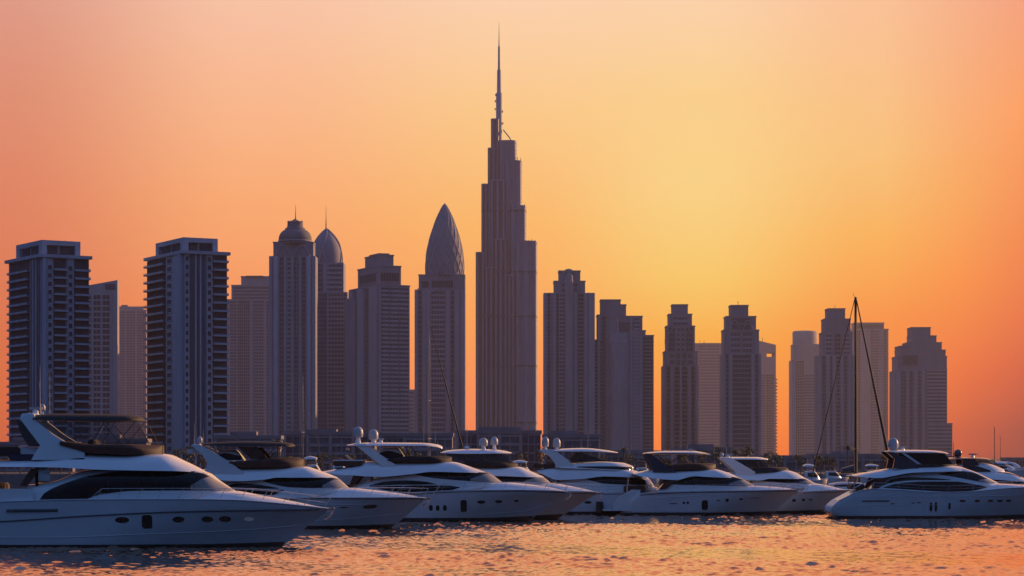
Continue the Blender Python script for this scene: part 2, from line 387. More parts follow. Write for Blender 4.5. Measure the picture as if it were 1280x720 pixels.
def balcony_tower(label, xc, corner, X0, X1, Yroof, Ycrown, D, left, right, crown):
    """two faces seen round a corner; left/right: bays as fractions of each face"""
    k = D/F; lw, rw = (corner-X0)*k, (X1-corner)*k
    off = math.atan((640-xc)/F); ef = R(21); th = ef+off; hx, hy = rw/math.cos(ef)/2, lw/math.sin(ef)/2
    T = Tower('balcony_tower', label, xc, D, rz=th, wall='balc2')
    z1 = T.z(Yroof)
    # with the root turned by th the front (F) face shows on the right, the left (L) face on the left of the corner
    T.put(MB().box(-hx+.9, hx-.9, -hy+.9, hy-.9, 0, z1), 'tower_block', 'balc')
    l = MB().box(-hx-.5, hx+.5, -hy-.5, hy+.5, z1, z1+1.3); T.put(l, 'roof_slab', 'balc2')
    fh = 10.1*k; nf = int(z1/fh)
    ti = (-hx+.9, hx-.9, -hy+.9, hy-.9)
    for fc, pats in (('L', left), ('F', right), ('R', [(.06,.5,'B'),(.5,.6,'W'),(.62,.95,'B')])):
        W = T.fw(fc, ti)
        for a, b, kd in pats:
            s0, s1 = a*W, b*W
            if kd == 'B':
                gl = MB(); T.fbox(gl, fc, ti, s0, s1, 0, .06, 0.3, z1-.3); T.put(gl, 'window_bay', 'win')
                bm = MB(); n = 5
                sl0, sl1 = s0-.25, s1+.25
                T.fbox(bm, fc, ti, sl0, sl1, .07, 1.55, 0, .28)            # slab
                T.fbox(bm, fc, ti, sl0, sl1, 1.42, 1.55, .28, .8)         # low upstand
                me = bm.mesh('balcony'); me.materials.append(M['balc2'])
                rl = MB()
                T.fbox(rl, fc, ti, sl0, sl1, 1.45, 1.52, 1.12, 1.2)
                for i in range(n*2+1):
                    ss = sl0+.03+(sl1-sl0-.1)*i/(n*2); T.fbox(rl, fc, ti, ss, ss+.05, 1.46, 1.51, .62, 1.12)
                rme = rl.mesh('balcony_rail'); rme.materials.append(M['shaft'])
                for i in range(nf):
                    o = obj('balcony', me, T.root, (0, 0, i*fh+fh*.35))
                    obj('balcony_rail', rme, o)
            elif kd == 'W':
                m = MB(); T.fbox(m, fc, ti, s0, s1, 0, .55, 0, z1-.02)
                T.put(m, 'window_pier', 'balc2')
                w = s1-s0; wm = MB(); T.fbox(wm, fc, ti, s0+w*.2, s1-w*.2, .553, .60, fh*.42, fh*.95); fr = MB(); T.fbox(fr, fc, ti, s0+w*.08, s1-w*.08, .553, .8, fh*.30, fh*.40)
                me = wm.mesh('window'); me.materials.append(M['win']); sm_ = fr.mesh('window_sill'); sm_.materials.append(M['balc2'])
                for i in range(nf): o = obj('window', me, T.root, (0, 0, i*fh)); obj('window_sill', sm_, o)
            elif kd == 'P':
                m = MB(); T.fbox(m, fc, ti, s0, s1, 0, 1.1, 0, z1-.02); T.put(m, 'pier', 'balc2')
            elif kd == 'D':
                m = MB(); T.fbox(m, fc, ti, s0, s1, 0, .25, 0, z1-.02); T.put(m, 'recess_panel', 'shaft')
                m = MB(); w = s1-s0
                for u in (.3, .62): T.fbox(m, fc, ti, s0+w*u, s0+w*(u+.1), .25, .7, 0, z1+1); 
                T.put(m, 'fin', 'balc2')
    # crown: a frame of beams and posts round a roof terrace
    cx0, cx1 = crown; cf = (cx1-cx0)/(X1-X0); hc, hd = hx*cf, hy*cf; zc = T.z(Ycrown)-.5; z1b = z1+1.3
    cr = MB(); bw = 2.2; bh = 1.9
    for y0, y1 in ((-hd, -hd+1.2), (hd-1.2, hd)): cr.box(-hc, hc, y0, y1, zc-bh, zc)
    for x0, x1 in ((-hc, -hc+1.2), (hc-1.2, hc)): cr.box(x0, x1, -hd+1.2, hd-1.2, zc-bh, zc)
    for x0, x1 in ((-hc, -hc+bw), (hc-bw, hc)):
        for y0, y1 in ((-hd, -hd+bw*1.6), (hd-bw*1.6, hd)): cr.box(x0, x1, y0, y1, z1b, zc-bh)
    T.put(cr, 'crown_frame', 'balc2')
    cb = MB().box(-hc+1.4, hc-1.4, -hd+1.4, hd-1.4, z1b, zc-1.2); T.put(cb, 'roof_room', 'balc')
    wn = MB()
    for fc in 'LF':
        tt = (-hc+1.4, hc-1.4, -hd+1.4, hd-1.4); ww = T.fw(fc, tt)
        T.fbox(wn, fc, tt, ww*.12, ww*.42, .0, .3, z1b+.1, zc-bh-.2); T.fbox(wn, fc, tt, ww*.5, ww*.92, .0, .3, z1b+.1, zc-bh-.2)
    T.put(wn, 'terrace_opening', 'win')
    T.put(MB().tube([(hc*.2, 0, zc-1.3), (hc*.2, 0, zc+1.6)], .12, 5), 'antenna', 'spar')
    T.put(MB().tube([(hc*.9, 0, zc), (hc*.9, 0, zc+1.8)], .12, 5), 'antenna', 'spar')
    return T

balcony_tower('dark balcony tower at the far left of the skyline, above the nearest yacht', 60, 50, 8, 112, 327, 303, 1000,
    [(.05,.66,'B'),(.70,.97,'D')], [(.02,.10,'P'),(.12,.24,'W'),(.27,.52,'B'),(.55,.68,'W'),(.71,1.02,'B')], (22,101))
balcony_tower('dark balcony tower second from left, with a deep vertical shaft in its right face', 233, 228, 181, 285, 323, 300, 1000,
    [(-.02,.52,'B'),(.55,.74,'W'),(.78,.98,'P')], [(.02,.12,'W'),(.15,.50,'D'),(.53,.66,'W'),(.69,1.02,'B')], (195,272))

W3 = [(0,.06,'p'),(.06,.30,'w'),(.30,.36,'p'),(.36,.64,'w'),(.64,.70,'p'),(.70,.94,'w'),(.94,1,'p')]
W5 = [(0,.05,'p'),(.05,.2,'w'),(.2,.25,'p'),(.25,.4,'g'),(.4,.44,'p'),(.44,.56,'w'),(.56,.6,'p'),(.6,.75,'g'),(.75,.8,'p'),(.8,.95,'w'),(.95,1,'p')]

# sloping-top slab between the two balcony towers
T = Tower('apartment_slab', 'pale slab tower with a sloping top between the two dark balcony towers', 127, 2200, 14, wall='stone3')
x0, x1 = T.x(104), T.x(148); d = T.dep/2
T.put(MB().prism_xz([(x0,0),(x1,0),(x1,T.z(350)),(x0,T.z(358))], -d, d), 'tower_block', 'stone3')
T.facade('F', (x0,x1,-d,d), .2, T.z(368), [(0,.06,'p'),(.06,.26,'b'),(.26,.32,'p'),(.32,.52,'b'),(.52,.58,'p'),(.58,.78,'b'),(.80,.86,'p')], 5.1)
T.put(MB().box(T.x(133), T.x(145), -d-.5, -d, T.z(362), T.z(355)), 'sign_panel', 'shaft')
# hazy slab
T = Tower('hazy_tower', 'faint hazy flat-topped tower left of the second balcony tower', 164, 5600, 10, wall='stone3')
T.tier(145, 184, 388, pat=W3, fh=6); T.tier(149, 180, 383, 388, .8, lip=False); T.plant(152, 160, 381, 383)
# stepped hazy
T = Tower('stepped_tower', 'wide hazy stepped tower between the right-hand balcony tower and the domed tower', 312, 3800, 16, wall='stone3')
T.tier(284, 342, 375, pat=[(0,.08,'p'),(.08,.22,'w'),(.24,.5,'g'),(.5,.56,'p'),(.58,.8,'w'),(.8,.86,'p'),(.86,.98,'g')], fh=5)
T.tier(290, 342, 357, 375, .85, pat=[(.05,.95,'h')], fh=4.5); T.tier(302, 341, 346, 357, .7, lip=True); T.plant(308,330,344.5,346)

# domed tower
T = Tower('domed_tower', 'tall stone tower crowned by a round dome with lantern and thin spire', 366, 2200, 34)
t1,_,_ = T.tier(338, 396, 320, pat=[(0,.07,'p'),(.09,.2,'r'),(.22,.31,'g'),(.32,.37,'p'),(.38,.47,'w'),(.48,.52,'r'),(.54,.63,'g'),(.64,.69,'p'),(.71,.78,'g'),(.8,.9,'r'),(.93,1,'p')], fh=4.2, lip=False)
t2,_,_ = T.tier(343, 393, 303.5, 320, .9, lip=True)
T.arch('F', t1, .12, .48, 322, 306, .4, 345); T.arch('F', t1, .52, .90, 322, 306, .4, 345); T.arch('F', t1, .60, .82, 330, 313, .3, 420); T.arch('F', t1, .2, .4, 330, 313, .3, 420)
T.put(MB().lathe([(20.5*T.k, T.z(304)), (20.5*T.k, T.z(300)), (21*T.k, T.z(299.5)), (20.6*T.k, T.z(295)), (18.8*T.k, T.z(290.5)), (15.5*T.k, T.z(287)), (10.5*T.k, T.z(284.6))], 32, T.x(369)), 'dome', 'domemat')
T.put(MB().lathe([(13*T.k, T.z(286)), (12.6*T.k, T.z(284)), (10.2*T.k, T.z(282.6)), (9.6*T.k, T.z(277)), (10*T.k, T.z(276.5)), (8.6*T.k, T.z(275.2)), (4*T.k, T.z(274.2)), (1.2*T.k, T.z(272))], 18, T.x(369)), 'lantern', 'domemat')
for i in range(12):
    a = i*math.pi/6; T.put(MB().lathe([(.6*T.k, T.z(276.4)), (.5*T.k, T.z(275)), (.08*T.k, T.z(274))], 6, T.x(369)+9.2*T.k*math.cos(a), 9.2*T.k*math.sin(a)), 'finial', 'domemat')
T.put(MB().lathe([(21.2*T.k, T.z(301)), (21.6*T.k, T.z(300.4)), (21.6*T.k, T.z(299.6)), (21*T.k, T.z(299.2))], 32, T.x(369)), 'cornice', 'pier')
T.spire(369.5, [(274,2),(270,1.2),(258,.5),(254,.2)])

# pointed vault
T = Tower('pointed_tower', 'ribbed glass tower with a pointed vault top and needle, beside the domed tower', 412, 2350, 46, wall='metal')
t1,_,_ = T.tier(392, 436, 365, pat=[(.02,.42,'g'),(.42,.46,'p'),(.46,.97,'w')], fh=4.2, lip=False, wall='stone')
T.tier(391, 431, 328, 365, .9, pat=[(.05,.35,'g'),(.38,.46,'p'),(.46,.95,'h')], fh=4.2, lip=False)
rr = 20*T.k
def ogive(r0, Yb, Yt, n=20, p=3.3):
    return [(max(.05, r0*(1-(i/n)**p)), T.z(Yb+(Yt-Yb)*i/n)) for i in range(n+1)]
T.put(MB().lathe([(19.5*T.k, T.z(365))]+ogive(19.5*T.k, 328, 283.5, 22, 2.9), 28, T.x(408.5), -.04*T.dep), 'vault', 'slate')
for s_ in range(8):
    pts = []
    a0 = s_*math.pi/4+.2
    for i in range(13):
        u = i/12; r_ = 19.5*T.k*(1-max(0, (336+(284-336)*u-328)/(283.5-328))**2.9)+.3; a = a0+(.75*(1-u) if s_ % 2 else -.75*(1-u))
        pts.append((T.x(408.5)+r_*math.cos(a), -.04*T.dep+r_*math.sin(a), T.z(336+(284-336)*u)))
    T.put(MB().tube(pts, .62, 5), 'vault_rib', 'pier')
T.spire(407.5, [(288,2.4),(284,1.6),(270,.7),(255,.3)])

# stepped tower seen round a corner
T = Tower('corner_tower', 'stepped office tower with dark square cap left of the leaf-shaped tower', 474, 2300, rz=R(24), wall='stone')
k = T.k
def rt(tot, Yt, Yb, pat, wall='stone', **kw):
    a_, b_ = tot*k*.53/math.cos(R(20))/2, tot*k*.47/math.sin(R(20))/2
    return T.tier(0, 0, Yt, Yb, pat=pat, wall=wall, faces='FL', box=(-a_, a_, -b_, b_), **kw)
sx, sd = 74*k*.53/math.cos(R(20))/2, 74*k*.47/math.sin(R(20))/2
rt(74, 361, None, dict(F=[(.02,.08,'p'),(.10,.34,'h'),(.36,.64,'h'),(.66,.97,'h')], L=[(.0,.12,'p'),(.16,.24,'g'),(.30,.52,'p'),(.56,.66,'g'),(.72,.98,'p')]), fh=4)
rt(53, 336, 361, dict(F=[(.1,.9,'b',356,342)], L=[(.1,.9,'b',356,342)]), fh=12)
rt(35, 321.5, 336, None); rt(25, 318, 321, None, wall='shaft', lip=False)
# its lower left wing
T.put(MB().box(-sx-3*k, -sx-.01, sd*.45, sd*1.2, 0, T.z(371)), 'side_wing', 'stone')

# small block in the gap
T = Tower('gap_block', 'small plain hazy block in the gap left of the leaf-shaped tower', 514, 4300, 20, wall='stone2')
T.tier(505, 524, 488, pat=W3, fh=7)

# leaf-shaped top
T = Tower('leaf_tower', 'stone tower topped by a tall leaf-shaped dome with lattice lines', 550, 2600, 48)
t1,_,_ = T.tier(519, 582, 362, pat=[(0,.06,'p'),(.07,.14,'g'),(.16,.22,'p'),(.24,.3,'p'),(.33,.60,'w'),(.63,.69,'p'),(.72,.78,'g'),(.8,.88,'p'),(.92,1,'p')], fh=5.2, lip=False)
t2,_,_ = T.tier(524, 581.5, 344, 362, .9, pat=[(.06,.22,'b',361,350),(.28,.75,'b',361,349)], fh=11)
T.arch('F', t1, .0, .18, 372, 360, .5); T.arch('F', t1, .30, .64, 368, 362, .5)
T.tier(572, 582, 343, 362, .5, lip=False)
r0 = 24*T.k; cxp = T.x(556)
def leaf_r(u): return r0*(1-u**2.15)**.92*(1+.10*math.sin(math.pi*min(1, u*1.6))*.35)
T.put(MB().lathe([(max(.1, leaf_r(i/22)), T.z(344+(251-344)*i/22)) for i in range(23)], 36, cxp, 0), 'leaf_dome', 'slate')
for sgn in (1, -1):
    for s_ in range(9):
        pts = []; a0 = -math.pi*.5+(s_-4)*.34
        for i in range(17):
            u = i/16*.97; a = a0+sgn*1.5*u; r_ = leaf_r(u)+.25
            pts.append((cxp+r_*math.cos(a), r_*math.sin(a), T.z(344+(251-344)*u)))
        T.put(MB().tube(pts, .38, 4), 'lattice_rib', 'pier')

# the tallest tower
T = Tower('supertall_tower', 'tallest tower, tapering in steps to a long needle spire', 633, 3700, 60, wall='metal')
def lobe(X0, X1, Yt, front, dep, horiz=False, fins=4):
    a, b = T.x(X0), T.x(X1); w = (b-a); r_ = w/2; cx = (a+b)/2
    yf = -T.dep/2+front*T.k; yb = T.dep/2
    poly = []
    n = 14
    for i in range(n+1):
        an = math.pi+math.pi*i/n; poly.append((cx+r_*math.cos(an), yf+min(r_, 9*T.k)*(1+math.sin(an))))
    poly = poly+[(b, yb), (a, yb)]
    def ring(sc_, out, z): return [(cx+(x-cx)*sc_, y-out if y < yb-1 else y, z) for x, y in poly]
    zt = T.z(Yt); big = [T.z(v) for v in (262, 339, 395, 457, 528) if v > Yt+4]
    step = 4.4*T.k if horiz else 1e9; zz = 0; rows = [ring(1, 0, 0)]; ev = []
    while zz+step < zt-2: zz += step; ev.append((zz, step*.42, .975, -1.3))
    ev = [e for e in ev if all(abs(e[0]-b_) > 6 for b_ in big)]+[(b_-2.4, 4.0, .96, -2.2) for b_ in big]
    for z_, h_, s_, o_ in sorted(ev): rows += [ring(1, 0, z_), ring(s_, o_, z_+.02), ring(s_, o_, z_+h_), ring(1, 0, z_+h_+.02)]
    rows += [ring(1, 0, zt)]
    m = MB(); m.grid(rows, smooth=False, closed=True); m.add(rows[-1], [tuple(range(len(poly)))])
    o = T.put(m, 'wing', 'metal' if horiz else 'glz2')
    for i in range(fins):
        an = math.pi*(1.10+.80*(i+.5)/fins); px, py = cx+r_*math.cos(an), yf+min(r_, 9*T.k)*(1+math.sin(an)); hw = w/fins*.21
        T.put(MB().box(px-hw, px+hw, py-1.5, py+2.4, 0, zt+1.5), 'fin', 'metal', o)
    for b_ in big:
        T.put(MB().prism_xy([(cx+(x-cx)*1.02, y-1.6 if y < yb-1 else y) for x, y in poly], b_-1.1, b_+.7), 'mechanical_band', 'shaft', o)
    T.put(MB().box(a, b, yf+9*T.k*.6, yb, zt+.02, zt+1.2) if False else MB().prism_xy([(cx+(x-cx)*1.01, y) for x, y in poly], zt+.02, zt+2.2), 'parapet', 'metal', o)
    return o
lobe(594.5, 606, 316, 6, 0, fins=2); lobe(601.5, 613, 230, 10, 0, fins=3); lobe(609.5, 619, 184, 16, 0, fins=2); lobe(613.4, 624, 146.5, 22, 0, fins=2)
lobe(606, 622, 335, 2, 0, fins=3); lobe(618, 634, 300, 0, 0, fins=3); lobe(630, 643, 345, 1, 0, fins=3)
lobe(622, 646, 174, 20, 0, True, 2); lobe(630, 652.6, 200, 14, 0, True, 2); lobe(637, 658, 257, 9, 0, True, 2); lobe(644, 671.5, 302, 4, 0, True, 3)
lobe(612, 632, 225, 8, 0, fins=3)
T.put(MB().lathe([(4.0*T.k, 0), (3.8*T.k, T.z(112)), (2.7*T.k, T.z(111)), (2.4*T.k, T.z(83)), (1.5*T.k, T.z(82)), (1.3*T.k, T.z(53)), (.7*T.k, T.z(52)), (.4*T.k, T.z(36)), (.15*T.k, T.z(22))], 14, T.x(623.7), 0), 'spire', 'metal')
T.put(MB().tube([(T.x(629), 0, T.z(158)), (T.x(633), 0, T.z(163)), (T.x(637), 0, T.z(168)), (T.x(640), 0, T.z(174))], .75*T.k, 6), 'buttress', 'metal')
for X_, Y_ in ((619.5,114),(619,122),(618.8,132),(628,135),(628.4,150)):
    T.put(MB().box(T.x(X_)-.8, T.x(X_)+.8, -1, 1, T.z(Y_)-1.6, T.z(Y_)+1.6), 'mast_equipment', 'shaft')
for X_, Y_ in ((644,198),(647,197),(651,198),(656,256),(661,301),(665,300),(669,301),(671,303)):
    T.put(MB().tube([(T.x(X_), -T.dep*.3, T.z(Y_+3)), (T.x(X_), -T.dep*.3, T.z(Y_-2.2))], .5, 5), 'roof_crane', 'shaft')

def arched(label, name, xc, D, tiers, cap, top, ant=None, arches=(), pat=None, fh=4.3, wall='stone', depth=42):
    T = Tower(name, label, xc, D, depth, wall=wall); last = None; ts = []
    for i, (a, b, yt, yb) in enumerate(tiers):
        ts.append(T.tier(a, b, yt, yb, 1-.1*i, pat=(pat[i] if pat and i < len(pat) else None), fh=fh, lip=(i > 0))[0])
    if cap: T.plant(*cap)
    for i, *r_ in arches: T.arch('F', ts[i], *r_)
    if ant: T.mast(*ant)
    return T
C5 = [(0,.07,'p'),(.09,.17,'g'),(.19,.24,'p'),(.26,.32,'p'),(.34,.64,'b'),(.66,.72,'p'),(.74,.80,'p'),(.82,.9,'g'),(.93,1,'p')]
T = arched('broad stepped tower with a little dome on top, just right of the tallest tower', 'stepped_tower', 711, 2450,
    [(679,743,366,None),(692,731,352,366),(698,725,339,352)], None, None, None,
    pat=[[(0,.06,'p'),(.08,.13,'g'),(.19,.24,'p'),(.24,.30,'g'),(.32,.57,'w'),(.6,.65,'p'),(.67,.78,'b'),(.80,.85,'p'),(.88,1,'p')],[(.25,.75,'w')],[(.3,.7,'g')]], fh=4.0)
T.put(MB().lathe([(6*T.k, T.z(339)), (5.8*T.k, T.z(337)), (4.5*T.k, T.z(335.2)), (1.5*T.k, T.z(334.3))], 20, T.x(711)), 'dome', 'stone')
T.mast(688, 364, 367, .5); T.mast(736, 364, 367, .5)
T.put(MB().lathe([(5*T.k, 0), (5*T.k, T.z(345)), (2*T.k, T.z(341))], 16, T.x(711), -T.dep/2), 'round_bay', 'stone')
def ridged(X_, rpx, Ytop, ycen, step, n=20):
    r_ = rpx*T.k; pr = []; zz = 0
    while zz < T.z(Ytop)-step: pr += [(r_+.6, zz+.01), (r_+.6, zz+step*.4), (r_+.05, zz+step*.41), (r_+.05, zz+step)]; zz += step
    T.put(MB().lathe(pr, n, T.x(X_), ycen, smooth=False), 'floor_bands', 'pier')
ridged(711, 5, 346, -T.dep/2, 3.6, 16)

T = Tower('terraced_tower', 'terraced tower stepping down to the right, with a rounded balcony front', 779, 2450, 46)
T.tier(742, 752, 424, None, .7, pat=[(.05,.95,'b')], fh=3.6, lip=False)
T.tier(746, 776, 394, None, .8, pat=[(.0,.12,'p'),(.2,.3,'g'),(.35,.45,'p')], fh=4, lip=True, yoff=2)
T.tier(750, 775, 375, 394, .7); T.tier(772, 782, 381, 394, .6)
t1,_,_ = T.tier(757, 802, 396, None, 1.0, pat=[(.28,.34,'p'),(.66,.72,'p'),(.76,.92,'h')], fh=3.8)
T.put(MB().box(t1[0]+.3*T.k*40, t1[0]+.92*T.k*45, -T.dep/2-.6, -T.dep/2, T.z(414), T.z(403)), 'top_recess', 'shaft')
T.tier(785, 806, 414, None, 1.02, lip=True); T.tier(798, 816, 420, None, 1.04, pat=[(.05,.2,'p'),(.25,.95,'b')], fh=3.6)
cxr = T.x(773); rr = 12*T.k
T.put(MB().lathe([(rr, 0), (rr, T.z(419)), (rr*.9, T.z(417))], 24, cxr, -T.dep/2+2), 'round_bay', 'stone')
ridged(773, 12, 421, -T.dep/2+2, 3.5, 24)

AP = [[(0,.08,'p'),(.10,.2,'g'),(.22,.28,'p'),(.32,.46,'b'),(.47,.53,'r'),(.54,.68,'b'),(.72,.78,'p'),(.8,.9,'g'),(.92,1,'p')], [(.04,.12,'p'),(.16,.3,'w'),(.35,.47,'g'),(.53,.65,'g'),(.7,.84,'w'),(.88,.96,'p')], [(.08,.3,'g'),(.36,.48,'w'),(.52,.64,'w'),(.7,.92,'g')], [(.2,.8,'h')], None]
T = arched('slender arched stone tower standing left of the pink hazy slab', 'arched_tower', 849.5, 2500,
    [(827.5,871.5,457,None),(829.5,870.5,440,457),(832,867.5,408,440),(835,864,393,408),(839.5,859,381,393)], (845,854,379,381), None,
    ('x' and 831, 423, 430, .6), [(2,.06,.48,420,409,.4,438),(2,.52,.94,420,409,.4,438),(0,.3,.7,462,448,.45,560),(3,.15,.85,404,396,.35,407)], AP, 4.4)
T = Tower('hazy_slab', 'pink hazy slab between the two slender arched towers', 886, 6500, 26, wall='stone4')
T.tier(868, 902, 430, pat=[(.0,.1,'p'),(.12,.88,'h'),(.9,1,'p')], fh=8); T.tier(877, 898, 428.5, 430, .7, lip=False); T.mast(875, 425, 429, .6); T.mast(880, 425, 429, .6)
T = arched('slender arched tower right of the pink hazy slab, short mast on top', 'arched_tower', 925, 2450,
    [(901,949.5,442,None),(903,947,413,442),(906,943.5,396,413),(912,934,382,396)], (914,932,381,382), None, (922.5, 375, 382, .7),
    [(1,.12,.5,420,400,.4,460),(1,.5,.88,420,400,.4,460)],
    [[(0,.07,'p'),(.09,.16,'g'),(.18,.24,'p'),(.27,.5,'b'),(.5,.73,'b'),(.75,.82,'p'),(.84,.92,'g'),(.94,1,'p')],[(.2,.46,'w'),(.54,.8,'w')],[(.2,.8,'g')]], 4.6)
# tower with a slot
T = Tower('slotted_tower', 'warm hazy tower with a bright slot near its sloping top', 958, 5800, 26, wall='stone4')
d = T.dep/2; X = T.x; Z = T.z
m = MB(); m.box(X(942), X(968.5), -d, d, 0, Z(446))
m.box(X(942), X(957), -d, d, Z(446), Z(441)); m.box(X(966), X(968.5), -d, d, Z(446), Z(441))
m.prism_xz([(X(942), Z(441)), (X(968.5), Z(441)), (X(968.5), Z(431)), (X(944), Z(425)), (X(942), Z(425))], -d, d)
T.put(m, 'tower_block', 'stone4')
T.facade('F', (X(942), X(968.5), -d, d), .2, Z(468), [(.1,.5,'w'),(.55,.9,'b')], 6)
m = MB()
for i in range(24): m.box(X(968.4), X(970.3), -d, d*.2, Z(570-i*4.2), Z(572-i*4.2)-.0)
T.put(m, 'side_balconies', 'stone2'); T.mast(953, 421, 428, .6)

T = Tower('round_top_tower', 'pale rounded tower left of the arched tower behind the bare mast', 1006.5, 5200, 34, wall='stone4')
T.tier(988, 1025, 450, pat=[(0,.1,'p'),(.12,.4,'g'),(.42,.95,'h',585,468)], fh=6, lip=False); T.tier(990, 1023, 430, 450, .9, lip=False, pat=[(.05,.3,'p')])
T.put(MB().lathe([(15.5*T.k, T.z(430)), (15.5*T.k, T.z(415)), (14*T.k, T.z(413)), (6*T.k, T.z(412.6))], 28, T.x(1006), 0), 'round_top', 'stone2')
T = arched('arched tower with a rounded cap standing just left of the tall bare mast', 'arched_tower', 1042.5, 2800,
    [(1020.5,1065,444,None),(1026,1063,416,444),(1028.5,1061,399,416),(1033,1054.5,386,399)], (1036,1052,384.5,386), None, (1043.5, 380, 386, .5),
    [(2,.05,.5,411,401,.35,416),(2,.5,.95,411,401,.35,416)],
    [[(0,.08,'p'),(.1,.2,'g'),(.22,.3,'p'),(.32,.38,'g'),(.4,.46,'p'),(.5,.6,'b'),(.62,.68,'p'),(.72,.8,'g'),(.84,.9,'p'),(.94,1,'p')],[(.1,.3,'w'),(.4,.6,'b'),(.7,.9,'w')],None], 4.6)
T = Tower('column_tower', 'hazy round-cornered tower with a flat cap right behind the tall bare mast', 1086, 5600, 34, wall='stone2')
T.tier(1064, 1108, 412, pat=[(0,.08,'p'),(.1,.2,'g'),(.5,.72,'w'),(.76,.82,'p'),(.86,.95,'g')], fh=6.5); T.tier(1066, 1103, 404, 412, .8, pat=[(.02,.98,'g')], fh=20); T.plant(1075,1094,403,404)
T = Tower('terraced_tower', 'terraced tower standing alone at the right end of the skyline', 1148, 3000, 46, wall='stone')
T.tier(1115, 1180, 463, None, 1.0, pat=[(.03,.09,'p'),(.12,.2,'g'),(.22,.26,'p'),(.28,.34,'g'),(.37,.41,'p'),(.44,.5,'g'),(.52,.57,'p')], fh=4.6, lip=False)
T.tier(1118, 1180, 446, 463, .95); t_,_,_ = T.tier(1121.5, 1178.5, 438, 446, .92); T.tier(1121.5, 1150, 433, 438, .9, lip=True); T.tier(1131, 1174, 428.5, 438, .85); T.tier(1136.5, 1167.5, 420, 428.5, .8); T.tier(1136.5, 1160.5, 409.5, 420, .7)
T.tier(1154, 1179.5, 462, None, 1.06, pat=[(.03,.97,'h')], fh=4.4); T.tier(1155, 1186, 530, None, 1.12, pat=[(.03,.97,'h')], fh=4.4)
T.put(MB().box(T.x(1125), T.x(1143), -T.dep/2-.6, -T.dep/2, T.z(455), T.z(444)), 'top_recess', 'shaft')

# ------------------------------------------------------------------ low buildings along the shore
def lowrise(label, X0, X1, Yt, D, wall, storeys, pent=None):
    T = Tower('lowrise_building', label, (X0+X1)/2, D, depth=(X1-X0)*.4, wall=wall, group='low buildings on the shore', cat='building'); T.pm = 'lowpier'; T.wall = M['lowwall']
    n = max(3, int((X1-X0)/26)); pat = []
    for i in range(n): pat += [(i/n, (i+.12)/n, 'p'), ((i+.12)/n, 1.0*(i+1)/n, 'w' if i % 3 else 'g')]
    T.tier(X0, X1, Yt, None, 1, pat=pat, fh=(T.z(Yt))/storeys)
    if pent: T.tier(pent[0], pent[1], pent[2], Yt, .5, lip=True)
lowrise('long low block at the far left below the balcony tower', -30, 96, 556, 860, 'stone', 3, (20, 60, 550))
lowrise('low block with a roof room between the two balcony towers', 100, 186, 552, 880, 'stone2', 4, (120, 150, 547))
lowrise('low grey block right of the second balcony tower', 270, 352, 548, 880, 'stone', 4, (290, 320, 543))
lowrise('long low block in front of the domed tower', 356, 470, 543, 900, 'stone', 5, (380, 420, 540))
lowrise('low block in front of the leaf-shaped tower', 474, 566, 545, 870, 'stone2', 4)
lowrise('low flat block at the foot of the tallest tower', 570, 676, 541.5, 910, 'stone', 5, (600, 650, 537))
lowrise('low block right of the foot of the tallest tower', 679, 748, 546.5, 880, 'stone', 4, (690, 720, 542))
lowrise('low flat block in front of the terraced tower', 752, 838, 567, 840, 'stone2', 2)
lowrise('low block below the pink hazy slab', 842, 916, 563, 860, 'stone', 2, (860, 890, 559))
lowrise('very low block below the slotted tower', 920, 1006, 573, 840, 'stone2', 2)
lowrise('low block behind the sailing yacht with the tall mast', 1010, 1106, 571, 860, 'stone', 2, (1040, 1070, 568))
lowrise('low block at the foot of the terraced tower on the right', 1112, 1192, 574, 850, 'stone', 2)
lowrise('distant low shed at the far right edge', 1254, 1330, 574, 1500, 'stone2', 2)

# ------------------------------------------------------------------ trees on the shore
def tree_mesh(seed, h, spread):
    r = random.Random(seed); cr = MB()
    blobs = [(r.uniform(-1,1)*spread*.6, r.uniform(-1,1)*spread*.6, h*r.uniform(.45,.92), spread*r.uniform(.3,.5)) for _ in range(9)]
    for bx_, by_, bz_, br in blobs:
        for _ in range(60):
            d = Vector((r.gauss(0,1), r.gauss(0,1), r.gauss(0,1))).normalized()*br*r.uniform(.5,1.05)
            p = Vector((bx_, by_, bz_))+d; s = r.uniform(.12,.3)
            a = Vector((r.gauss(0,1), r.gauss(0,1), r.gauss(0,1))).normalized(); b = a.orthogonal().normalized(); c = a.cross(b)
            cr.add([p-b*s, p+c*s*.6, p+b*s, p-c*s*.6], [(0,1,2,3)])
    tk = MB().tube([(0,0,0),(.1,0,h*.3),(0,.1,h*.6)], .2, 6, .1)
    for bx_, by_, bz_, br in blobs[:5]: tk.tube([(0,.05,h*.4),(bx_*.8,by_*.8,bz_)], .08, 4, .04)
    return cr.mesh('crown'), tk.mesh('trunk')
def palm_mesh(seed, h):
    r = random.Random(seed); cr = MB()
    for i in range(22):
        a = i*2.4; up = r.uniform(-.2,.9); rows = []
        for j in range(7):
            u = j/6; d = u*2.3; z = h+math.sin(up)*d-.55*d*d*.45
            w = .28*math.sin(math.pi*min(1, .12+u*.88))+.02
            cx, cy = math.cos(a)*d*math.cos(up*.6), math.sin(a)*d*math.cos(up*.6)
            rows.append([(cx-math.sin(a)*w, cy+math.cos(a)*w, z-.12), (cx, cy, z), (cx+math.sin(a)*w, cy-math.cos(a)*w, z-.12)])
        cr.grid(rows)
    return cr.mesh('crown'), MB().tube([(0,0,0),(.15,0,h*.5),(0,0,h)], .22, 7, .15).mesh('trunk')
protos = []
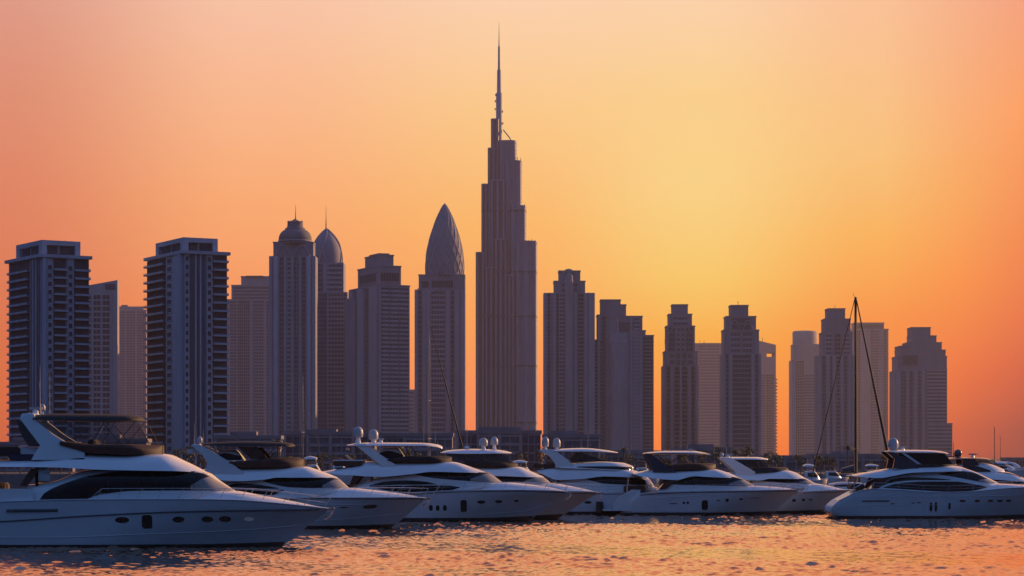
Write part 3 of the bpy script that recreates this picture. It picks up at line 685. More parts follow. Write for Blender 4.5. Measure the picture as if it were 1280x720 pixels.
for i, (mk, lab, nm) in enumerate(((tree_mesh(1,6.5,2.6),'broad leafy shade tree','leafy_tree'),(tree_mesh(2,5,2.2),'small bushy tree','leafy_tree'),(tree_mesh(3,7.5,2.4),'taller leafy tree','leafy_tree'),(palm_mesh(4,8),'palm tree with a bare trunk','palm_tree'))):
    for me, mm in zip(mk, (M['leaf'], M['bark'])): me.materials.append(mm)
    protos.append((mk, lab, nm))
rt_ = random.Random(11)
for i in range(58):
    X_ = -10+i*20.6+rt_.uniform(-7,7); D_ = rt_.uniform(632, 780)
    kx = 3 if i % 7 == 3 else rt_.randrange(3)
    (cm, tm), lab, nm = protos[kx]
    o = thing(nm, lab+' among those lining the quay behind the yachts', 'tree', ((X_-640)*D_/F, D_, GZ), rt_.uniform(0,6), 'trees along the quay')
    s_ = rt_.uniform(.7, 1.1); o.scale = (s_, s_, s_)
    obj('crown', cm, o); obj('trunk', tm, o)

# ------------------------------------------------------------------ yachts
class Yacht:
    def __init__(s, name, label, cat, Xref, wl, beam, group):
        s.k = H/(wl-HOR); s.D = F*s.k; s.wl = wl; s.Xr = Xref; s.B = beam
        s.root = thing(name, label, cat, ((Xref-640)*s.k, s.D+beam/2, 0), 0, group)
    def x(s, X): return (X-s.Xr)*s.k
    def z(s, Y): return (s.wl-Y)*s.k
    def put(s, mb, name, m, parent=None): return mb.build(name, M[m], parent or s.root)
    def cv(s, pts): return curve([(s.x(a), s.z(b)) for a, b in pts])
    # ---- hull
    def hull(s, sheer, stem, stern, boot, m='topside', deck='deck', full=.46):
        """sheer: (X,Y) points aft to bow; stem/stern: (Y,X) points up the stem and the stern"""
        s.zs = s.cv(sheer); zb = -.75; s.zb = zb
        stm = sorted([(s.z(Y), s.x(X)) for Y, X in stem]); x0, x1 = stm[0], stm[1]
        sl = (x1[1]-x0[1])/(x1[0]-x0[0]); s.stem = curve([(zb, x0[1]+(zb-x0[0])*sl*1.0)]+stm)
        st = sorted([(s.z(Y), s.x(X)) for Y, X in stern]); s.stern = curve([(zb, st[0][1]+.35)]+st)
        s.full = full
        def bre(t, z, zt):
            h = min(max(z/zt, 0), 1); t0 = full-.05+.12*h; p = 1.75+1.0*h
            f = 1 if t < t0 else max(0, 1-((t-t0)/(1-t0))**p)
            if t < .16: f *= .90+.10*math.sqrt(max(0, 1-((.16-t)/.16)**2))
            sec = .84+.16*h**.85 if z > 0 else .84-.5*(z/zb)**1.5
            return s.B/2*f*sec
        s.bre = bre
        NT, NH = 64, 14
        rows = []
        for j in range(NH+1):
            h = j/NH; row = []
            for i in range(NT+1):
                t = i/NT; t = 1-(1-t)**1.25; z = zb+h*(1.5-zb)
                for _ in range(6):
                    xx = s.stern(z)+(s.stem(z)-s.stern(z))*t; z = zb+h*(s.zs(xx)-zb)
                row.append((xx, -bre(t, z, s.zs(xx)), z))
            rows.append(row)
        m_ = MB(); m_.grid(rows); m_.grid([[(x, -y, z) for x, y, z in r] for r in rows], flip=True)
        # transom
        m_.grid([[(r[0][0], r[0][1]*u, r[0][2]) for u in (1,.5,0,-.5,-1)] for r in rows], flip=True)
        hl = s.put(m_, 'hull', m)
        top = rows[-1]
        dk = MB(); dk.grid([[(x+.0, y*u*.995, z-.03+.045*s.B*.25*(1-u*u)) for u in (1,.8,.5,0,-.5,-.8,-1)] for x, y, z in top])
        s.put(dk, 'deck', deck); s.h = hl
        cap = MB()
        for sg in (1, -1): cap.tube([(x, y*sg, z) for x, y, z in top[::2]], .035, 6)
        s.put(cap, 'gunwale', m, hl)
        s.hbelt('boot_stripe', 'anti', boot, -.2, hl)
        return hl
    def hy(s, x, z):
        a, b = s.stern(z), s.stem(z); t = (x-a)/(b-a); return s.bre(min(max(t, 0), 1), z, s.zs(x))
    def hpatch(s, mb, xa, xb, zl, zh, off=.012, n=10, nz=5):
        for sg in (-1, 1):
            rows = []
            for j in range(nz+1):
                rows.append([])
                for i in range(n+1):
                    x = xa+(xb-xa)*i/n; z = zl(x)+(zh(x)-zl(x))*j/nz
                    rows[-1].append((x, sg*(s.hy(x, z)+off), z))
            mb.grid(rows, flip=(sg > 0))
    def hbelt(s, name, m, pts, zlow, parent, off=.014):
        f = s.cv(pts); xs = [s.x(p[0]) for p in pts]; mb = MB(); n = 60
        for sg in (-1, 1):
            rows = []
            for j in range(4):
                row = []
                for i in range(n+1):
                    u = i/n
                    z = 0.0
                    for _ in range(3):
                        a, b = max(min(xs), s.stern(z)), min(max(xs), s.stem(z)-.02); x = a+(b-a)*u
                        z1 = f(x); z = zlow+(z1-zlow)*j/3 if zlow is not None else z1
                    row.append((x, sg*(s.hy(x, z)+off), z))
                rows.append(row)
            mb.grid(rows, flip=(sg > 0))
        return s.put(mb, name, m, parent)
    def rub(s, pts, th=.05, m='navy', name='rub_rail', r=None):
        f = s.cv(pts); xs = sorted(s.x(p[0]) for p in pts); mb = MB()
        for sg in (-1, 1):
            mb = MB().tube([(x, sg*(s.hy(x, f(x))+.005), f(x)) for x in np.linspace(xs[0], min(xs[-1], s.stem(f(xs[-1]))-.05), 50)], th, 6)
            s.put(mb, name, m, s.h)
    def port(s, X, Y, w, h, name='porthole', e=2.0, m='glass', rim=True, slant=0):
        x, z, a, b = s.x(X), s.z(Y), w*s.k/2, h*s.k/2
        for sg in (-1, 1):
            def loop(f, off):
                pts = []
                for i in range(20):
                    an = 2*math.pi*i/20; c, d = math.cos(an), math.sin(an)
                    px = x+a*f*math.copysign(abs(c)**(2/e), c)+slant*b*d; pz = z+b*f*math.copysign(abs(d)**(2/e), d)
                    pts.append((px, sg*(s.hy(px, pz)+off), pz))
                return pts
            mb = MB(); lps = [loop(f_, .014) for f_ in (1, .75, .5, .25, .02)]
            mb.grid(lps, closed=True, flip=(sg > 0)); mb.grid([lps[0], loop(1, -.05)], closed=True)
            o = s.put(mb, name, m, s.h)
            if rim: pass
    # ---- superstructure
    def body(s, name, top, bot, W, m='gel', e=.42, tum=.86, nose=None, aft=.0, parent=None, nosep=1.7, cap=True, nmin=.12, nround=.95):
        """lofted body between two side curves; nose: X where the plan starts to round in"""
        zt, zb = s.cv(top), s.cv(bot)
        xa = max(min(s.x(p[0]) for p in top), min(s.x(p[0]) for p in bot)); xb = min(max(s.x(p[0]) for p in top), max(s.x(p[0]) for p in bot))
        blunt = name in ('saloon', 'upper_deck', 'flybridge', 'coaming')
        xn = (max(s.x(nose), xb-1.12*W) if blunt else s.x(nose)) if nose else xb-.01
        if blunt: nosep = 2.0
        def nu(x): return min(1, max(0, (x-xn)/(xb-xn)))
        def Wf(x):
            w = W
            if x > xn: w *= max(nmin, max(0, 1-nu(x)**nosep)**(.55 if blunt else .72))
            if aft and x < xa+aft: w *= .8+.2*math.sqrt(max(0, 1-((xa+aft-x)/aft)**2))
            return w
        def ef(x):
            u = nu(x); return e+max(0, nround-e)*u*u*(3-2*u)*.9 if nose else e
        def sy(x, z):
            a, b = zb(x), zt(x); f = min(max((z-a)/max(b-a, .001), 0), .985); q = ef(x); sn = f**(1/q)
            return Wf(x)*(1-sn*sn)**(q/2)*(1-(1-tum)*f)
        n = 56; mb = MB(); rows = []
        for i in range(n+1):
            u = i/n; u = 1-(1-u)**1.35 if nose else u
            x = xa+(xb-xa)*u; a, b = zb(x), max(zt(x), zb(x)+.01); row = []
            for j in range(29):
                th = math.pi*j/28; c, d = math.cos(th), math.sin(th)
                q = ef(x); f = abs(d)**q; y = -math.copysign(abs(c)**q, c)*Wf(x)*(1-(1-tum)*f)
                row.append((x, y, a+(b-a)*f))
            rows.append(row)
        mb.grid(rows, flip=True)
        mb.grid([[(r[0][0], r[0][1], r[0][2]), (r[-1][0], r[-1][1], r[-1][2])] for r in rows], smooth=False)
        if cap: mb.add(rows[0], [tuple(range(29))]); mb.add(rows[-1], [tuple(range(28,-1,-1))])
        o = s.put(mb, name, m, parent); o_ = dict(o=o, sy=sy, zt=zt, zb=zb, xa=xa, xb=xb); return o_
    def window(s, bd, top, bot, name='window', m='glass', off=.022, mull=(), n=90):
        zt, zb = s.cv(top), s.cv(bot)
        xa = max(min(s.x(p[0]) for p in top), min(s.x(p[0]) for p in bot)); xb = min(max(s.x(p[0]) for p in top), max(s.x(p[0]) for p in bot))
        res = None
        for sg in (-1, 1):
            rows = []
            for j in range(15):
                row = []
                for i in range(n+1):
                    x = xa+(xb-xa)*i/n; a, b = zb(x), zt(x)
                    b = min(b, bd['zb'](x)+(bd['zt'](x)-bd['zb'](x))*.985); a = max(min(a, b), bd['zb'](x))
                    z = a+(b-a)*j/14; row.append((x, sg*(bd['sy'](x, z)+off), z))
                rows.append(row)
            mb = MB().grid(rows, flip=(sg > 0))
            o = s.put(mb, name, m, bd['o'])
            if mull:
                mm = MB()
                for X_ in mull:
                    x = s.x(X_); a, b = zb(x), min(zt(x), bd['zb'](x)+(bd['zt'](x)-bd['zb'](x))*.97)
                    mm.tube([(x, sg*(bd['sy'](x, a+(b-a)*q/4)+off), a+(b-a)*q/4) for q in range(5)], .022, 5)
                s.put(mm, 'mullion', 'rubber', o)
        return o
    def screen(s, bd, top, bot, X0, X1):  # added pale panel over the windscreen; the glass sheen is in its colour
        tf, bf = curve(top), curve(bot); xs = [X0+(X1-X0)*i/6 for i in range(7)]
        s.window(bd, [(X, tf(X)+(bf(X)-tf(X))*max(0, .75*(1-(X-X0)/(X1-X0)*1.6))) for X in xs], [(X, bf(X)-.15) for X in xs], name='windscreen_sheen', m='sheen', off=.034)
    def plate(s, name, poly, W, th=.16, m='gel', lean=0.0, parent=None):
        """the two sides of an arch or wing: an outline with real thickness on each side of the boat"""
        pl = [(s.x(a), s.z(b)) for a, b in poly]; zmin = min(z for _, z in pl); zmax = max(z for _, z in pl)
        for sg in (-1, 1):
            mb = MB(); n = len(pl)
            o_ = [(x, sg*(W-lean*(z-zmin)/(zmax-zmin)), z) for x, z in pl]
            cx = sum(x for x, _ in pl)/n; cz = sum(z for _, z in pl)/n
            i_ = [(x, y-sg*th, z) for x, y, z in o_]
            b_ = [(x+(cx-x)*.02, y+sg*.035, z+(cz-z)*.02) for x, y, z in o_]
            mb.add(o_+i_+b_, [tuple(range(2*n,3*n)) if sg < 0 else tuple(range(3*n-1,2*n-1,-1)), tuple(range(n,2*n))[::-1 if sg < 0 else 1]]
                   +[(i,(i+1)%n,(i+1)%n+n,i+n) for i in range(n)]+[(i,(i+1)%n,(i+1)%n+2*n,i+2*n) for i in range(n)])
            o = s.put(mb, name, m, parent)
        return o
    def poles(s, segs, W, r=.03, m='steel', name='support_pole', parent=None):
        for (a, b, c, d) in segs:
            for sg in (-1, 1):
                s.put(MB().tube([(s.x(a), sg*W, s.z(b)), (s.x(c), sg*W, s.z(d))], r, 6), name, m, parent)
    def radome(s, X, Ytop, Ybot, w, y=0, stand=None):
        r = w*s.k/2; z0, z1 = s.z(Ybot), s.z(Ytop); h = z1-z0
        o = s.put(MB().lathe([(r*.80, z0), (r*.96, z0+.08*h), (r, z0+.3*h), (r*.99, z0+.55*h), (r*.86, z0+.78*h), (r*.58, z0+.93*h), (r*.2, z1)], 20, s.x(X), y), 'radome', 'dome')
        if stand: s.put(MB().lathe([(r*.55, s.z(stand)-.05), (r*.4, z0-.02), (r*.7, z0+.01)], 12, s.x(X), y), 'radome_stand', 'gel', o)
        return o
    def radar(s, X, Y, w, y=0):
        x, z = s.x(X), s.z(Y); o = s.put(MB().box(x-w*s.k/2, x+w*s.k/2, y-.09, y+.09, z, z+.13), 'radar_scanner', 'dome')
        s.put(MB().lathe([(.2, z-.38), (.16, z-.1), (.1, z-.01)], 12, x, y), 'radar_base', 'gel', o)
    def whip(s, X, Yt, Yb, y=0, r=.018, lean=0, name='whip_antenna', m='dome'):
        s.put(MB().tube([(s.x(X), y, s.z(Yb)), (s.x(X+lean*.5), y, (s.z(Yb)+s.z(Yt))/2), (s.x(X+lean), y, s.z(Yt))], r*1.4, 5, r*.6), name, m)
    def rail(s, X0, X1, n, hgt=.62, lean=.25, off=.12, mid=True, dz=0.02):
        xs = np.linspace(s.x(X0), s.x(X1), n); rl = None
        for sg in (-1, 1):
            P = []; Q = []
            for x in xs:
                y = sg*max(.03, s.hy(min(x, s.stem(s.zs(x))-.06), s.zs(x))-off); P.append(Vector((x, y, s.zs(x)+dz))); Q.append(Vector((x+lean, y*.98, s.zs(x)+hgt)))
            rl = s.put(MB().tube([Q[0]+(P[0]-Q[0])*.9-Vector((.35,0,0))]+Q, .018, 5), 'guard_rail', 'steel')
            if mid: s.put(MB().tube([(p+q_)/2 for p, q_ in zip(P, Q)], .010, 5), 'rail_wire', 'steel', rl)
            for p, q_ in zip(P, Q): s.put(MB().tube([p, q_], .017, 5), 'stanchion', 'steel', rl)
    def anchor(s, X, Y):
        x, z = s.x(X), s.z(Y)
        o = s.put(MB().box(x-1.1, x+.15, -.13, .13, z-.07, z+.03).tube([(x+.1, -.14, z), (x+.1, .14, z)], .09, 8), 'bow_roller', 'steel')
        a = MB().tube([(x-.55, 0, z-.12), (x+.12, 0, z-.10)], .045, 6)
        a.tube([(x+.10, 0, z-.08), (x-.12, 0, z-.48), (x-.42, 0, z-.60)], .05, 6)
        for sg in (-1, 1): a.add([(x-.02, 0, z-.34), (x-.30, sg*.26, z-.42), (x-.48, 0, z-.62), (x-.34, 0, z-.52)], [(0,1,2,3),(3,2,1,0)])
        s.put(a, 'anchor', 'steel', o)
    def boxp(s, name, X0, X1, Y0, Y1, ya, yb, m, parent=None, bev=0.0):
        x0, x1, z0, z1 = s.x(X0), s.x(X1), s.z(Y0), s.z(Y1)
        if z0 > z1: z0, z1 = z1, z0
        b = min(.12, (x1-x0)/4, (z1-z0)/4)
        poly = [(x0+b,z0),(x1-b,z0),(x1,z0+b),(x1,z1-b),(x1-b,z1),(x0+b,z1),(x0,z1-b),(x0,z0+b)]
        return s.put(MB().prism_xz(poly, ya, yb), name, m, parent)
    def seat(s, X0, X1, Yt, Yb, W, m='gel'):
        """upholstered helm bench with a raised back, seen under the top"""
        o = s.body('helm_seat', [(X0,Yb-1),(X0+(X1-X0)*.25,Yt),(X0+(X1-X0)*.7,Yt),(X1,Yb-1)], [(X0,Yb),(X1,Yb)], W, m, e=.4)
        s.window(o, [(X0+2,Yb-(Yb-Yt)*.45),(X0+(X1-X0)*.4,Yt+(Yb-Yt)*.30),(X1-3,Yb-(Yb-Yt)*.4)], [(X0+2,Yb-1),(X1-3,Yb-1)], name='cushion', m='black')
    def cockpit(s, X0, X1, Yt, Yb, W):
        """open aft cockpit: side coaming, sofa, glazed saloon bulkhead and posts under the overhang"""
        s.boxp('bulkhead_door', X1-4, X1, Yb, Yt, -W*.8, W*.8, 'glass')
        s.boxp('cockpit_sofa', X0+1, X0+(X1-X0)*.45, Yb, Yb+(Yt-Yb)*.45, -W*.75, W*.75, 'brown')
        s.poles([(X0+3, Yb, X0+5, Yt)], W*.9, .05, 'steel', 'cockpit_post')
    def platform(s, X0, X1, Y, W):
        s.put(MB().prism_xy([(s.x(X0)+.4,-W),(s.x(X1),-W),(s.x(X1),W),(s.x(X0)+.4,W),(s.x(X0),W-.5),(s.x(X0),-W+.5)], s.z(Y)-.12, s.z(Y)), 'swim_platform', 'gel2')

YG = 'white motor yachts moored in a row'
# ---------------- 1: the nearest, at the left
y = Yacht('motor_yacht', 'nearest and largest white motor yacht, cut off at left, with black canvas bimini', 'yacht', 150, 685, 5.4, YG)
y.hull([(-110,630),(0,627),(100,624.5),(220,624),(290,625),(340,629),(380,633.5),(408,637)], [(685,347),(665,372),(648,394),(636.5,409)], [(685,-100),(625,-108)], [(-110,681.5),(250,681),(350,679)])
y.rub([(-105,655),(0,652),(100,645.5),(220,640),(300,638.5),(395,638)], .045)
y.rub([(-60,672),(60,672),(180,668),(300,663.5),(372,658)], .02, 'gel2', 'spray_rail')
y.rub([(8,638.5),(72,637.8)], .09, 'navy', 'side_vent')
y.port(152,650,18,7.5); y.port(183,652.3,13,17,'hull_window',5); y.port(222,649.6,14.5,7.5); y.port(257.5,649.4,14.5,7.5); y.port(279.3,649.2,14.5,7.5); y.port(308.5,649.4,12,5.5, m='steel')
fd = y.body('foredeck', [(180,612),(286,614),(320,619.5),(366,628.5),(392,634)], [(180,626),(290,626),(340,630.5),(392,637)], 2.05, 'gel', e=.55, nose=255, tum=.8)
sl = y.body('saloon', [(30,606),(60,602),(100,588),(155,585),(220,586),(249,589.5),(270,603),(288,614.5)], [(30,630),(180,627),(288,619)], 2.0, 'gel', nose=205, tum=.93, e=.3)
y.window(sl, [(46,626),(52,617),(78,604),(111,594.4),(155,589),(251,589),(286,613.5)], [(46,626.4),(92,627.5),(122,618.5),(167,613.5),(240,613),(286,614.3)], mull=(133,171,193,214,240))
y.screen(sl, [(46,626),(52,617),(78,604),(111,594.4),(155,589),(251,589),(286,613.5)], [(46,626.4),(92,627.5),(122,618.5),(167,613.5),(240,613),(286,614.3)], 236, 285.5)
ud = y.body('upper_deck', [(-60,574),(0,575),(38,574.5),(70,571),(100,566),(160,566.5),(198,567),(225,577),(252,590.5)], [(-60,583),(0,583.5),(60,584),(120,587),(160,588),(220,589),(252,591.5)], 2.45, 'gel', nose=165, e=.5, tum=.8)
y.window(ud, [(39,573),(46,569.5),(62,569),(103,572.8)], [(39,574),(103,574)], name='side_window')
cm = y.body('coaming', [(72,551),(112,555),(160,555.2),(200,555.5)], [(72,556),(90,561),(112,566.5),(160,568.5),(196,568)], 2.05, 'brown', nose=150, e=.22, tum=1.06)
y.plate('radar_arch', [(21,521),(25,517.5),(32,515.5),(38,517),(41.7,526),(62.5,542.5),(78,552),(89,559),(103,566),(103,575),(36,575),(41,566),(47,557),(21,523.5)], 2.0, .22, 'gel', lean=.25)
y.plate('wing_panel', [(15.5,524.5),(19,524),(23,526.5),(47,557.5),(41,558),(32,557.5),(24,546)], 1.9, .12, 'rubber', lean=.22)
y.boxp('arch_top', 22, 38, 523, 516.2, -1.75, 1.75, 'gel')
bm = y.body('bimini', [(37,517.5),(60,516),(100,516.2),(150,517.5),(166,519.5),(171.5,523.5)], [(37,523.5),(60,525),(97,525.5),(122,526.5),(150,525),(171.5,525.2)], 1.9, 'black', e=.6, nose=150, nosep=4)
y.poles([(128,525,113.5,549),(113.5,549,114,556),(127.5,531,148,555),(167,525,142,555),(168,525,184,555),(77,526,104,549)], 1.75, .022, 'rubber', 'bimini_pole', bm['o'])
y.put(MB().add([(y.x(40),-1.78,y.z(527)),(y.x(128),-1.78,y.z(527)),(y.x(114),-1.9,y.z(554)),(y.x(84),-1.9,y.z(554))], [(0,1,2,3)]).add([(y.x(129),-1.78,y.z(527)),(y.x(167),-1.72,y.z(526)),(y.x(184),-1.6,y.z(555)),(y.x(116),-1.9,y.z(555))], [(0,1,2,3)]), 'clear_curtain', 'clear', bm['o'])
y.boxp('helm_console', 104, 114, 562, 549, -1.2, .4, 'black')
y.seat(60, 84, 553, 566, 1.0, 'black')
y.radar(33, 510.5, 16); y.radome(38, 503, 512, 8, .8, 516)
y.whip(43.5, 456, 516, -1.2, .025); y.whip(46.5, 462, 516, 1.0, .02); y.whip(41, 476, 516, -.4, .018, -2)
y.boxp('sun_pad', -40, 20, 570, 558.5, -1.6, 1.6, 'black'); y.boxp('storage_box', 19, 45, 568, 559, -1.5, 1.2, 'gel'); y.boxp('locker', 6, 38, 575, 567.5, -1.7, 1.7, 'navy')
y.poles([(14,566,19,557.5),(19,557.5,36,557.5)], 1.55, .03, 'steel', 'grab_rail')
y.cockpit(-50, 44, 584, 620, 2.2); y.plate('side_wing', [(22,607),(33,590),(36,586),(46,586),(40,596),(30,608)], 2.1, .12, 'brown')
y.boxp('bulwark', -100, 40, 631, 611, -2.45, -2.3, 'gel'); y.boxp('side_stripe', -60, 15, 629, 627, -2.56, -2.44, 'navy')
y.rail(120, 402, 12, .62, .3); y.anchor(410, 637)

# ---------------- 2
y = Yacht('motor_yacht', 'white motor yacht behind the nearest one, brown canvas screen under its bimini', 'yacht', 390, 661.5, 5.0, YG)
y.hull([(232,628),(300,624.5),(368,622.3),(440,622),(500,622),(532,623)], [(661.5,486),(650,501),(636,517),(623.5,531)], [(661,238),(628,232)], [(232,657.5),(420,657.5),(492,656)])
y.rub([(236,632),(420,630.8),(452,631)], .022, 'gel2', 'spray_rail'); y.rub([(380,652),(430,649),(500,643)], .018, 'gel2', 'spray_rail')
y.rub([(236,629),(320,625.5),(400,623.5),(528,624)], .03)
y.port(462,633.6,17,5,'hull_window',2.2, slant=.9); y.port(402,624.8,4,2.6, m='steel'); y.port(430,634.5,12,1.4,'hull_slot')
y.body('foredeck', [(395,610),(431,610),(470,613.5),(500,617.5),(520,621)], [(395,624),(470,623.5),(520,623.2)], 1.9, 'gel', e=.55, nose=415, tum=.8)
sl = y.body('saloon', [(250,606),(300,600),(346,594),(400,594),(417,597),(434,610.5)], [(250,626),(350,625),(434,613)], 1.9, 'gel', nose=375, tum=.93, e=.32)
y.window(sl, [(327,600.6),(346,597),(400,596),(417,597.5),(433,610)], [(327,601.4),(345,606.5),(361,609),(400,610.3),(433,610.6)], mull=(366,385))
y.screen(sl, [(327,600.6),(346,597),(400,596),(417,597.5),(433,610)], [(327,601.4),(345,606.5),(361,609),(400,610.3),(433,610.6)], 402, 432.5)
y.window(sl, [(278,609),(294.5,604.2),(318,605.4),(347,610)], [(278,610),(310,611),(347,610.8)], name='side_window')
y.window(sl, [(282,611.8),(320,612),(354,612.5)], [(282,612.6),(310,616),(338,619),(354,613.2)], name='side_window')
ud = y.body('upper_deck', [(240,590),(258,585),(285,584),(302,583.5),(361,583.2),(377,583),(400,589.5),(419,597)], [(240,599),(270,600),(297,601.5),(330,599.5),(346,597),(400,597),(419,598)], 2.25, 'gel', nose=345, e=.5, tum=.8)
y.rub  # crease lines on the deck moulding
y.body('coaming', [(285,577.5),(332,573.3),(368,571.3),(377,573.5)], [(285,578.8),(302,584.5),(361,584.5),(377,583)], 1.95, 'brown', nose=340, e=.25, tum=1.05)
y.plate('radar_arch', [(237.5,556.5),(241,554.5),(247,555.5),(262,563),(282,575),(304,590.5),(304,597),(252,597),(258,579),(251,568)], 2.0, .2, 'gel2', lean=.2)
bm = y.body('bimini', [(251,554),(270,552.2),(304,551.3),(345,552.2),(361,553.6),(365,556.5)], [(251,556.5),(300,557.5),(345,557.5),(361,558.2),(365,557.5)], 1.8, 'black', e=.6, nose=350, nosep=4)
y.plate('canvas_screen', [(294,558),(321,559),(334,574),(313,574)], 1.6, .03, 'brown', parent=bm['o'])
y.poles([(352,558,336,572),(318,558,308,572),(336,560,322,574),(262,557,268,563)], 1.65, .022, 'rubber', 'bimini_pole', bm['o'])
y.seat(262, 302, 562, 576, 1.1, 'gel'); y.boxp('arch_top', 238.5, 249, 559, 555.3, -1.75, 1.75, 'gel2')
y.radome(243, 545, 553.5, 7, .5, 555); y.whip(239, 528, 555, -.8, .02); y.whip(247, 536, 555, .8, .016)
y.boxp('tender', 231, 250, 567, 561, -1.2, 1.2, 'gel2'); y.rail(372, 528, 8, .7, .35); y.anchor(534, 623.5); y.whip(540, 600, 619, 0, .02, 14, 'jackstaff', 'steel')

# ---------------- 3
y = Yacht('motor_yacht', 'white motor yacht with two white radomes side by side on its hardtop', 'yacht', 560, 652.5, 5.2, YG)
y.hull([(408,622),(470,618),(533,615),(573,613),(640,612.5),(690,613.5),(712,615)], [(652.5,660),(640,677),(626,695),(615.5,711)], [(652,414),(622,408)], [(408,647.6),(600,647.6),(668,645.5)])
y.hbelt('white_line', 'gel2', [(408,646.4),(600,646.4),(668,644.4)], None, y.h) if False else None
y.rub([(412,624),(500,619),(573,615),(640,614),(706,616)], .028); y.rub([(600,643),(650,640),(690,630)], .016, 'gel2', 'spray_rail')
for X_ in (538.5, 547, 556): y.port(X_,635,4.6,7,'porthole',3)
y.port(579.5,632.5,8,15,'hull_window',5); y.port(601.5,627.6,10.5,4.2); y.port(623.3,627.1,9.5,4); y.port(645.5,626.3,6,3)
y.body('foredeck', [(590,602),(626,602.5),(660,605.5),(690,610),(706,614)], [(590,615),(660,614.5),(706,615.5)], 1.95, 'gel', e=.55, nose=610, tum=.8)
sl = y.body('saloon', [(445,606),(470,598),(500,594),(537,587.5),(584,588.5),(607,590),(628,603)], [(445,618),(540,617),(628,606)], 2.0, 'gel', nose=568, tum=.93, e=.32)
y.window(sl, [(516,592),(537,588.8),(584,588.8),(607,590.5),(627,602.4)], [(516,592.8),(540,597.3),(575,600.5),(607,602.7),(627,603)], mull=(560,578))
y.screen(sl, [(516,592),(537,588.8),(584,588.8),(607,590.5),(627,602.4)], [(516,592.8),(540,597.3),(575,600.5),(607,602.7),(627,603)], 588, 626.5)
y.window(sl, [(461,606.6),(480,602),(507,600.5),(530,602),(545,605)], [(461,607.3),(507,605.8),(545,605.8)], name='side_window')
y.window(sl, [(462,608.2),(520,606.8),(560,607),(574.5,608.8)], [(462,609),(490,614),(524,616.4),(556,614.5),(574.5,609.6)], name='side_window', mull=(545,))
ud = y.body('upper_deck', [(403,589),(425,585),(450,580),(456,576.5),(500,576.6),(560,576.8),(568,577.5),(590,584),(609,590.5)], [(403,590.3),(437,594),(475,596),(516,592.5),(540,589.8),(585,590.8),(609,591.3)], 2.35, 'gel', nose=538, e=.5, tum=.8)
y.body('coaming', [(484,573.5),(512,570),(555,569.8),(564,571)], [(484,575.5),(492,577.5),(555,578),(564,577.5)], 2.0, 'black', nose=535, e=.25, tum=1.04)
y.plate('radar_arch', [(441,554.8),(456,554),(475,568),(496,582),(495,584.5),(480,584.5),(465,574),(452,563)], 1.95, .22, 'gel', lean=.15)
ht = y.body('hardtop', [(433,555.5),(445,553.6),(462,552.8),(525,553.2),(545,555),(552,557.5)], [(433,556.6),(462,557),(525,557),(545,558.5),(552,560.5)], 1.95, 'gel', e=.6, nose=525, nosep=3)
y.poles([(506,558,512.5,571),(512,558,521,569),(538,558,529,569),(551,560,549,570)], 1.7, .025, 'rubber', 'hardtop_pole', ht['o'])
y.seat(468, 506, 559, 574, 1.2, 'gel')
y.radome(445.6, 533, 546.5, 13, -.6, 553); y.radome(464, 536, 549, 12.5, .6, 553); y.radar(474, 549.5, 7)
y.boxp('sun_pad', 416, 452, 583, 576, -1.7, 1.7, 'brown'); y.boxp('rear_bench', 415, 454, 576.2, 574.6, -1.75, 1.75, 'gel'); y.plate('davit', [(429,569),(432,569),(438,574),(434,574)], .6, .1, 'steel')
y.boxp('floodlight', 430, 434.5, 562.5, 559.5, -.5, -.2, 'steel')
y.cockpit(415, 466, 595, 616, 2.1); y.plate('side_wing', [(441,594),(452,594),(443,606),(436,607)], 2.1, .1, 'brown')
y.rail(500, 706, 9, .62, .3); y.whip(528, 530, 553, .6, .016); y.whip(543, 535, 553, -.3, .016); y.anchor(714, 616)

# ---------------- 4
y = Yacht('motor_yacht', 'white motor yacht tucked close behind another, with a thick rounded hardtop over a smoked screen', 'yacht', 640, 649.5, 5.0, YG)
y.hull([(500,620),(600,615.5),(680,614),(730,614.5),(751,616)], [(649.5,698),(640,712),(628,730),(616,750)], [(649,506),(620,500)], [(500,645),(650,645),(706,643)])
y.rub([(520,622),(640,617),(745,617)], .026); y.port(660,628,9,4)
y.body('foredeck', [(640,603),(688,604),(715,608),(742,614)], [(640,616),(742,616.3)], 1.9, 'gel', e=.55, nose=660, tum=.8)
sl = y.body('saloon', [(520,608),(560,598),(615,592.5),(660,593.5),(678,596),(690,604.5)], [(520,620),(690,607)], 1.95, 'gel', nose=640, tum=.93, e=.32)
y.window(sl, [(575,600),(615,595),(660,595),(678,596.5),(689,604)], [(575,601),(627,602.5),(660,603.5),(689,604.6)], mull=(640,655))
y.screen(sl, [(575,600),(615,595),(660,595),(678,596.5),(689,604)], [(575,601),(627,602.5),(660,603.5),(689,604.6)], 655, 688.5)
ud = y.body('upper_deck', [(510,592),(560,585),(599,582.8),(648,583.4),(664,589),(680,596.2)], [(510,594),(560,597),(615,595),(660,596.4),(680,597)], 2.3, 'gel', nose=622, e=.5, tum=.8)
y.body('coaming', [(560,577.5),(600,576.5),(640,577),(648,580)], [(560,584),(600,584.5),(640,584.5),(648,584)], 1.95, 'black', nose=610, e=.25, tum=1.02)
ht = y.body('hardtop', [(550,565),(560,562.5),(590,560.8),(620,561.8),(632,563.6),(640,565.6)], [(550,566),(570,567),(590,567.2),(620,566.8),(640,566.4)], 2.0, 'gel', e=.65, nose=605, nosep=3)
y.plate('windscreen', [(568,567),(627,567),(641,578.5),(579,578.5)], 1.75, .03, 'clear', lean=.1)
y.plate('radar_arch', [(556,566),(568,566),(590,584),(570,584)], 1.9, .2, 'navy')
